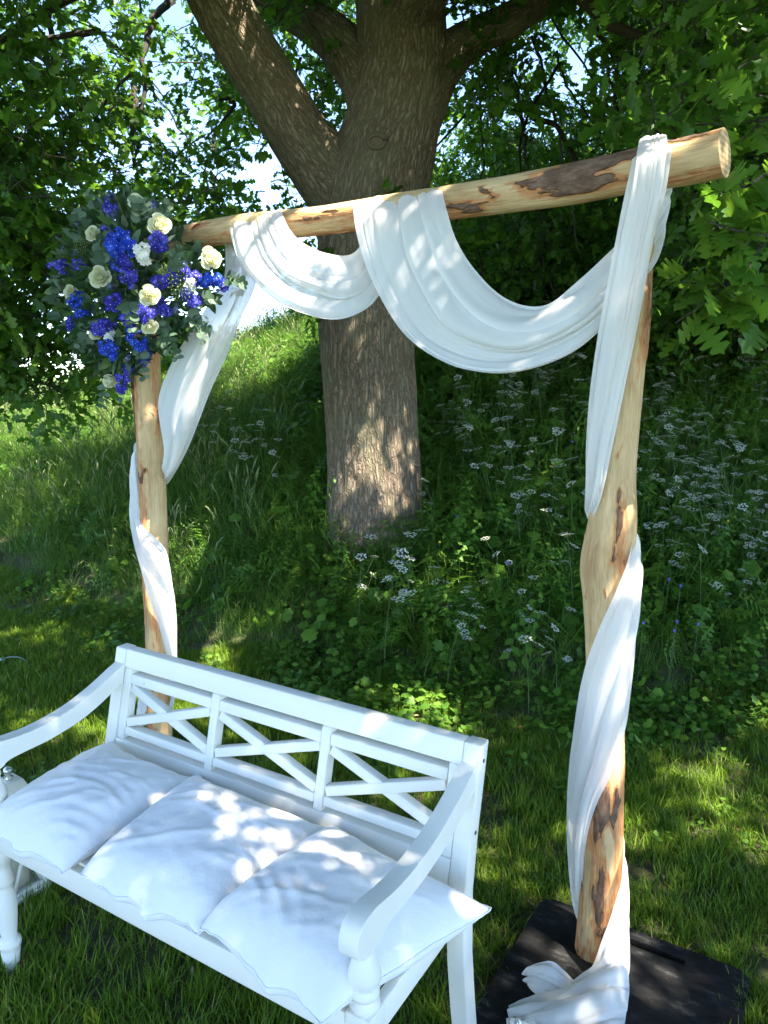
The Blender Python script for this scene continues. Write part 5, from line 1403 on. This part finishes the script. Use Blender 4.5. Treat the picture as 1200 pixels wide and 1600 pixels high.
def cluster(name, m, px, py, off, rx, ry, n, fr, ang=0.0, cm='tiny_white'):
    mb = MB(); k = depth(P(px, py, off)) / FPX
    for _ in range(n):
        q = np.array([random.gauss(0, 1) for _ in range(3)]); q /= np.linalg.norm(q); q[1] = -abs(q[1]); q *= random.random() ** .25
        x, z = q[0] * rx * k, q[2] * ry * k
        x, z = x * math.cos(ang) - z * math.sin(ang), x * math.sin(ang) + z * math.cos(ang)
        c = np.array([x, 0, z]) + TOC * (-q[1]) * min(rx, ry) * k
        floret(mb, c, np.array([q[0], 0, q[2]]) * .8 + TOC * 1.0 + np.array([random.gauss(0, .25) for _ in range(3)]), fr * random.uniform(.75, 1.2), random.random() * .9)
    me = mb.mesh(name); me.materials.append(M[m]); me.materials.append(M[cm]); o = link(name, me, bq); o.location = BPt(px, py, off); return o
_bq = random.Random(31)
for _ in range(16):
    a, b = _bq.uniform(110, 330), _bq.uniform(325, 580)
    if abs(a - 205) / 125 + abs(b - 450) / 150 < 1: cluster('delphinium', _bq.choice(['purple', 'blue', 'purple']), a, b, .20 + .08 * (1 - abs(a - 205) / 125), _bq.uniform(7, 11), _bq.uniform(7, 14), 14, .010, _bq.uniform(-.5, .5))
cluster('blue_hydrangea', 'blue', 190, 381, .29, 25, 22, 60, .0125)
for a, b, o_, rx, ry, m, ang in [(120, 468, .20, 15, 12, 'blue', 0), (128, 486, .20, 14, 10, 'blue', 0), (248, 378, .26, 14, 16, 'purple', 0), (198, 425, .30, 14, 26, 'purple', .3), (176, 472, .28, 14, 16, 'purple', 0), (226, 489, .30, 15, 16, 'purple', 0),
                                 (205, 490, .26, 14, 14, 'blue', 0), (170, 545, .24, 15, 20, 'blue', .2), (302, 468, .22, 14, 12, 'purple', 0), (330, 438, .18, 22, 10, 'blue', .1), (303, 436, .20, 16, 12, 'purple', 0), (190, 598, .16, 11, 16, 'purple', 0), (100, 418, .16, 26, 10, 'purple', -.2), (128, 412, .20, 14, 9, 'purple', 0),
                                 (252, 440, .24, 14, 9, 'purple', 0), (160, 512, .24, 20, 12, 'purple', .2), (255, 486, .24, 12, 10, 'purple', 0), (235, 328, .16, 11, 12, 'purple', 0), (213, 528, .22, 15, 22, 'blue', .4), (225, 555, .12, 12, 16, 'purple', 0), (112, 505, .15, 8, 14, 'purple', -.3), (172, 322, .17, 10, 18, 'purple', 0), (290, 455, .18, 10, 10, 'purple', 0), (345, 445, .15, 14, 9, 'purple', 0), (165, 362, .22, 8, 8, 'purple', 0), (200, 575, .14, 8, 10, 'purple', 0)]:
    cluster('delphinium', m, a, b, o_, rx, ry, int(rx * ry / 9) + 8, .0105, ang)
for a, b, o_, r in [(221, 390, .31, 11), (226, 404, .31, 8), (300, 446, .22, 9), (170, 525, .24, 8)]: cluster('white_stock', 'tiny_white', a, b, o_, r, r, 14, .0115, 0, 'green_bud')
for a, b, o_, r in [(284, 447, .25, 24), (128, 384, .20, 13), (260, 425, .22, 10)]: 
    mb = MB(); k = depth(P(a, b, o_)) / FPX
    for j in range(46):
        an = j * 2.4; rr = r * k * math.sqrt(j / 46); e = np.array([rr * math.cos(an), 0, rr * math.sin(an)]) + TOC * (.03 - rr * .3 + random.uniform(-.006, .006))
        V, F = tube_arr([-TOC * .04, e], .0007, 3, cap=False); mb.add(V, F, 1)
        th = np.array([[0, 0, 1], [0, 0, -1], [1, 0, 0], [-1, 0, 0], [0, 1, 0], [0, -1, 0]]) * random.uniform(.002, .0034) + e
        mb.add(th, np.array([[0, 2, 4], [0, 4, 3], [0, 3, 5], [0, 5, 2], [1, 4, 2], [1, 3, 4], [1, 5, 3], [1, 2, 5]]), 0, random.random())
    me = mb.mesh('berry_umbel'); me.materials.append(M['green_bud']); me.materials.append(M['stem']); o = link('berry_umbel', me, bq); o.location = BPt(a, b, o_)
# sea holly
for k, (a, b, o_, r) in enumerate([(170, 305, .20, 13), (178, 335, .22, 14), (122, 350, .16, 12), (172, 447, .32, 12), (275, 483, .24, 13), (98, 390, .16, 10), (200, 560, .22, 11), (188, 625, .12, 8), (118, 395, .2, 10)]):
    mb = MB(); R = random.Random(k); kk = depth(P(a, b, o_)) / FPX * r
    for j in range(46):
        q = np.array([R.gauss(0, 1) for _ in range(3)]); q /= np.linalg.norm(q); s = np.cross(q, [.3, .2, .9]); s /= np.linalg.norm(s) + 1e-9
        l = kk * R.uniform(.6, 1.15); w = .0022
        mb.add(np.array([q * kk * .2 - s * w, q * kk * .2 + s * w, q * l]), np.array([[0, 1, 2]]), 0, R.random())
    V, F = tube_arr([[0, 0, -kk * .3], [0, 0, 0], [0, 0, kk * .35]], [kk * .2, kk * .34, kk * .1], 10); mb.add(V, F, 0, .4)
    me = mb.mesh('sea_holly'); me.materials.append(M['thistle']); o = link('sea_holly', me, bq); o.location = BPt(a, b, o_)
# eucalyptus sprigs with separate round leaves
def eleaf(wr):
    th = np.linspace(0, 2 * PI, 13)[:-1]; V = np.vstack([[.5, 0, -.04], np.stack([.5 - .5 * np.cos(th), wr * np.sin(th) * (1 + .15 * np.cos(th)), .10 * np.sin(th) ** 2], -1)])
    j = np.arange(12); me = npmesh('leaf', V, np.stack([0 * j, j + 1, (j + 1) % 12 + 1], -1)[:, ::-1], True, cols={'tone': np.zeros(13)}); me.materials.append(M['euc']); return me
el = [eleaf(.42), eleaf(.36), eleaf(.48)]
def sprig(a, b, o_, ang, Ln, ls, seed, nl=5):
    R = random.Random(seed); d = math.cos(ang) * AD + math.sin(ang) * np.array([0, 0, 1.0]) + TOC * R.uniform(0, .35); d /= np.linalg.norm(d)
    t = np.linspace(0, 1, 7); C = d * (Ln * t)[:, None] - np.array([0, 0, 1]) * (.22 * Ln * t ** 2)[:, None]
    V, F = tube_arr(C, np.linspace(.0018, .0009, 7), 5); me = npmesh('eucalyptus_sprig', V, F); o = link('eucalyptus_sprig', me, bq, M['stem']); o.location = BPt(a, b, o_)
    for j in range(nl):
        q = catmull(C, np.array([.15 + .85 * j / (nl - 1)]))[0]
        for sg in ((-1, 1) if j < nl - 1 else (-1, 1)):
            s = ls * (1 - .45 * j / nl) * R.uniform(.65, 1.2)
            lf = bpy.data.objects.new('leaf', el[R.randrange(3)]); COL.objects.link(lf); lf.parent = o; lf.location = q
            side = np.cross(TOC, d) * sg + d * R.uniform(.2, .7) + TOC * R.uniform(-.3, .3); side /= np.linalg.norm(side)
            up = TOC + np.array([R.gauss(0, .6) for _ in range(3)]); z = up - side * np.dot(up, side); z /= np.linalg.norm(z); y = np.cross(z, side)
            lf.rotation_euler = Matrix(np.stack([side, y, z], 1).tolist()).to_euler(); lf.scale = (s, s, s)
for k, (a, b, o_, ang, Ln, ls) in enumerate([(220, 350, .26, 1.7, .09, .042), (175, 405, .30, 2.4, .08, .05), (165, 395, .28, 1.2, .09, .045), (262, 420, .26, .3, .11, .030), (265, 410, .26, .7, .10, .028), (350, 432, .16, -.1, .11, .036), (290, 490, .20, -.6, .12, .036), (300, 500, .18, -.2, .10, .034),
                                             (200, 470, .34, -1.4, .08, .038), (245, 500, .24, -1.0, .10, .034), (135, 360, .20, 2.2, .11, .036), (250, 345, .20, .9, .09, .034), (170, 590, .16, -2.1, .10, .034), (140, 520, .2, -2.6, .12, .034), (235, 340, .18, 2.0, .08, .036), (310, 470, .2, .2, .10, .03), (215, 540, .2, -1.2, .10, .034), (150, 330, .15, 2.0, .10, .030), (260, 520, .2, -.9, .09, .034)]):
    sprig(a, b, o_, ang, Ln, ls, 1000 + k)
# dark filler foliage and foam core
mb = MB(); R = random.Random(77)
def blobxy():
    while True:
        x, y = R.uniform(-1, 1), R.uniform(-1, 1)
        if x * x + y * y < 1: return x, y
for j in range(1500):
    x, y = blobxy(); py_b = 450 + y * 145; hw = np.interp(py_b, [300, 340, 420, 480, 540, 610], [35, 85, 120, 125, 75, 25]); px_b = np.interp(py_b, [300, 420, 480, 560, 620], [190, 205, 205, 180, 195]) + x * hw
    dpt = (1 - x * x * .9) * (1 - y * y * .8); o_ = .03 + .25 * dpt * R.uniform(.45, 1.0)
    c = BPt(px_b, py_b, o_); d = np.array([x + R.gauss(0, .5), -.5 + R.gauss(0, .4), -y * .9 + R.gauss(0, .5)]); d /= np.linalg.norm(d)
    s = np.cross(d, TOC + np.array([R.gauss(0, .5) for _ in range(3)])); s /= np.linalg.norm(s); l = R.uniform(.025, .075); w = l * R.uniform(.09, .30); nn = np.cross(s, d)
    V = np.array([c, c + d * l * .35 + s * w + nn * w * .3, c + d * l * .35 - nn * 0, c + d * l * .35 - s * w + nn * w * .3, c + d * l * .75 + s * w * .6, c + d * l * .75, c + d * l * .75 - s * w * .6, c + d * l - nn * l * .1])
    mb.add(V, [np.array([[1, 4, 5, 2], [2, 5, 6, 3]]), np.array([[0, 1, 2], [0, 2, 3], [4, 7, 5], [5, 7, 6]])], 0 if R.random() < .82 else 1, R.random() * .9)
me = mb.mesh('filler_leaves'); me.materials.append(M['dark_leaf']); me.materials.append(M['euc']); o = link('filler_leaves', me, bq); o['kind'] = 'stuff'
bm = bmesh.new(); bmesh.ops.create_icosphere(bm, subdivisions=3, radius=1); 
for v_ in bm.verts: v_.co = Vector((v_.co.x * .12, v_.co.y * .07, v_.co.z * .15)) * (1 + .1 * math.sin(9 * v_.co.x + 7 * v_.co.z))
me = bpy.data.meshes.new('floral_foam'); bm.to_mesh(me); bm.free(); o = link('floral_foam', me, bq, M['foam']); o.location = BPt(205, 445, .10)
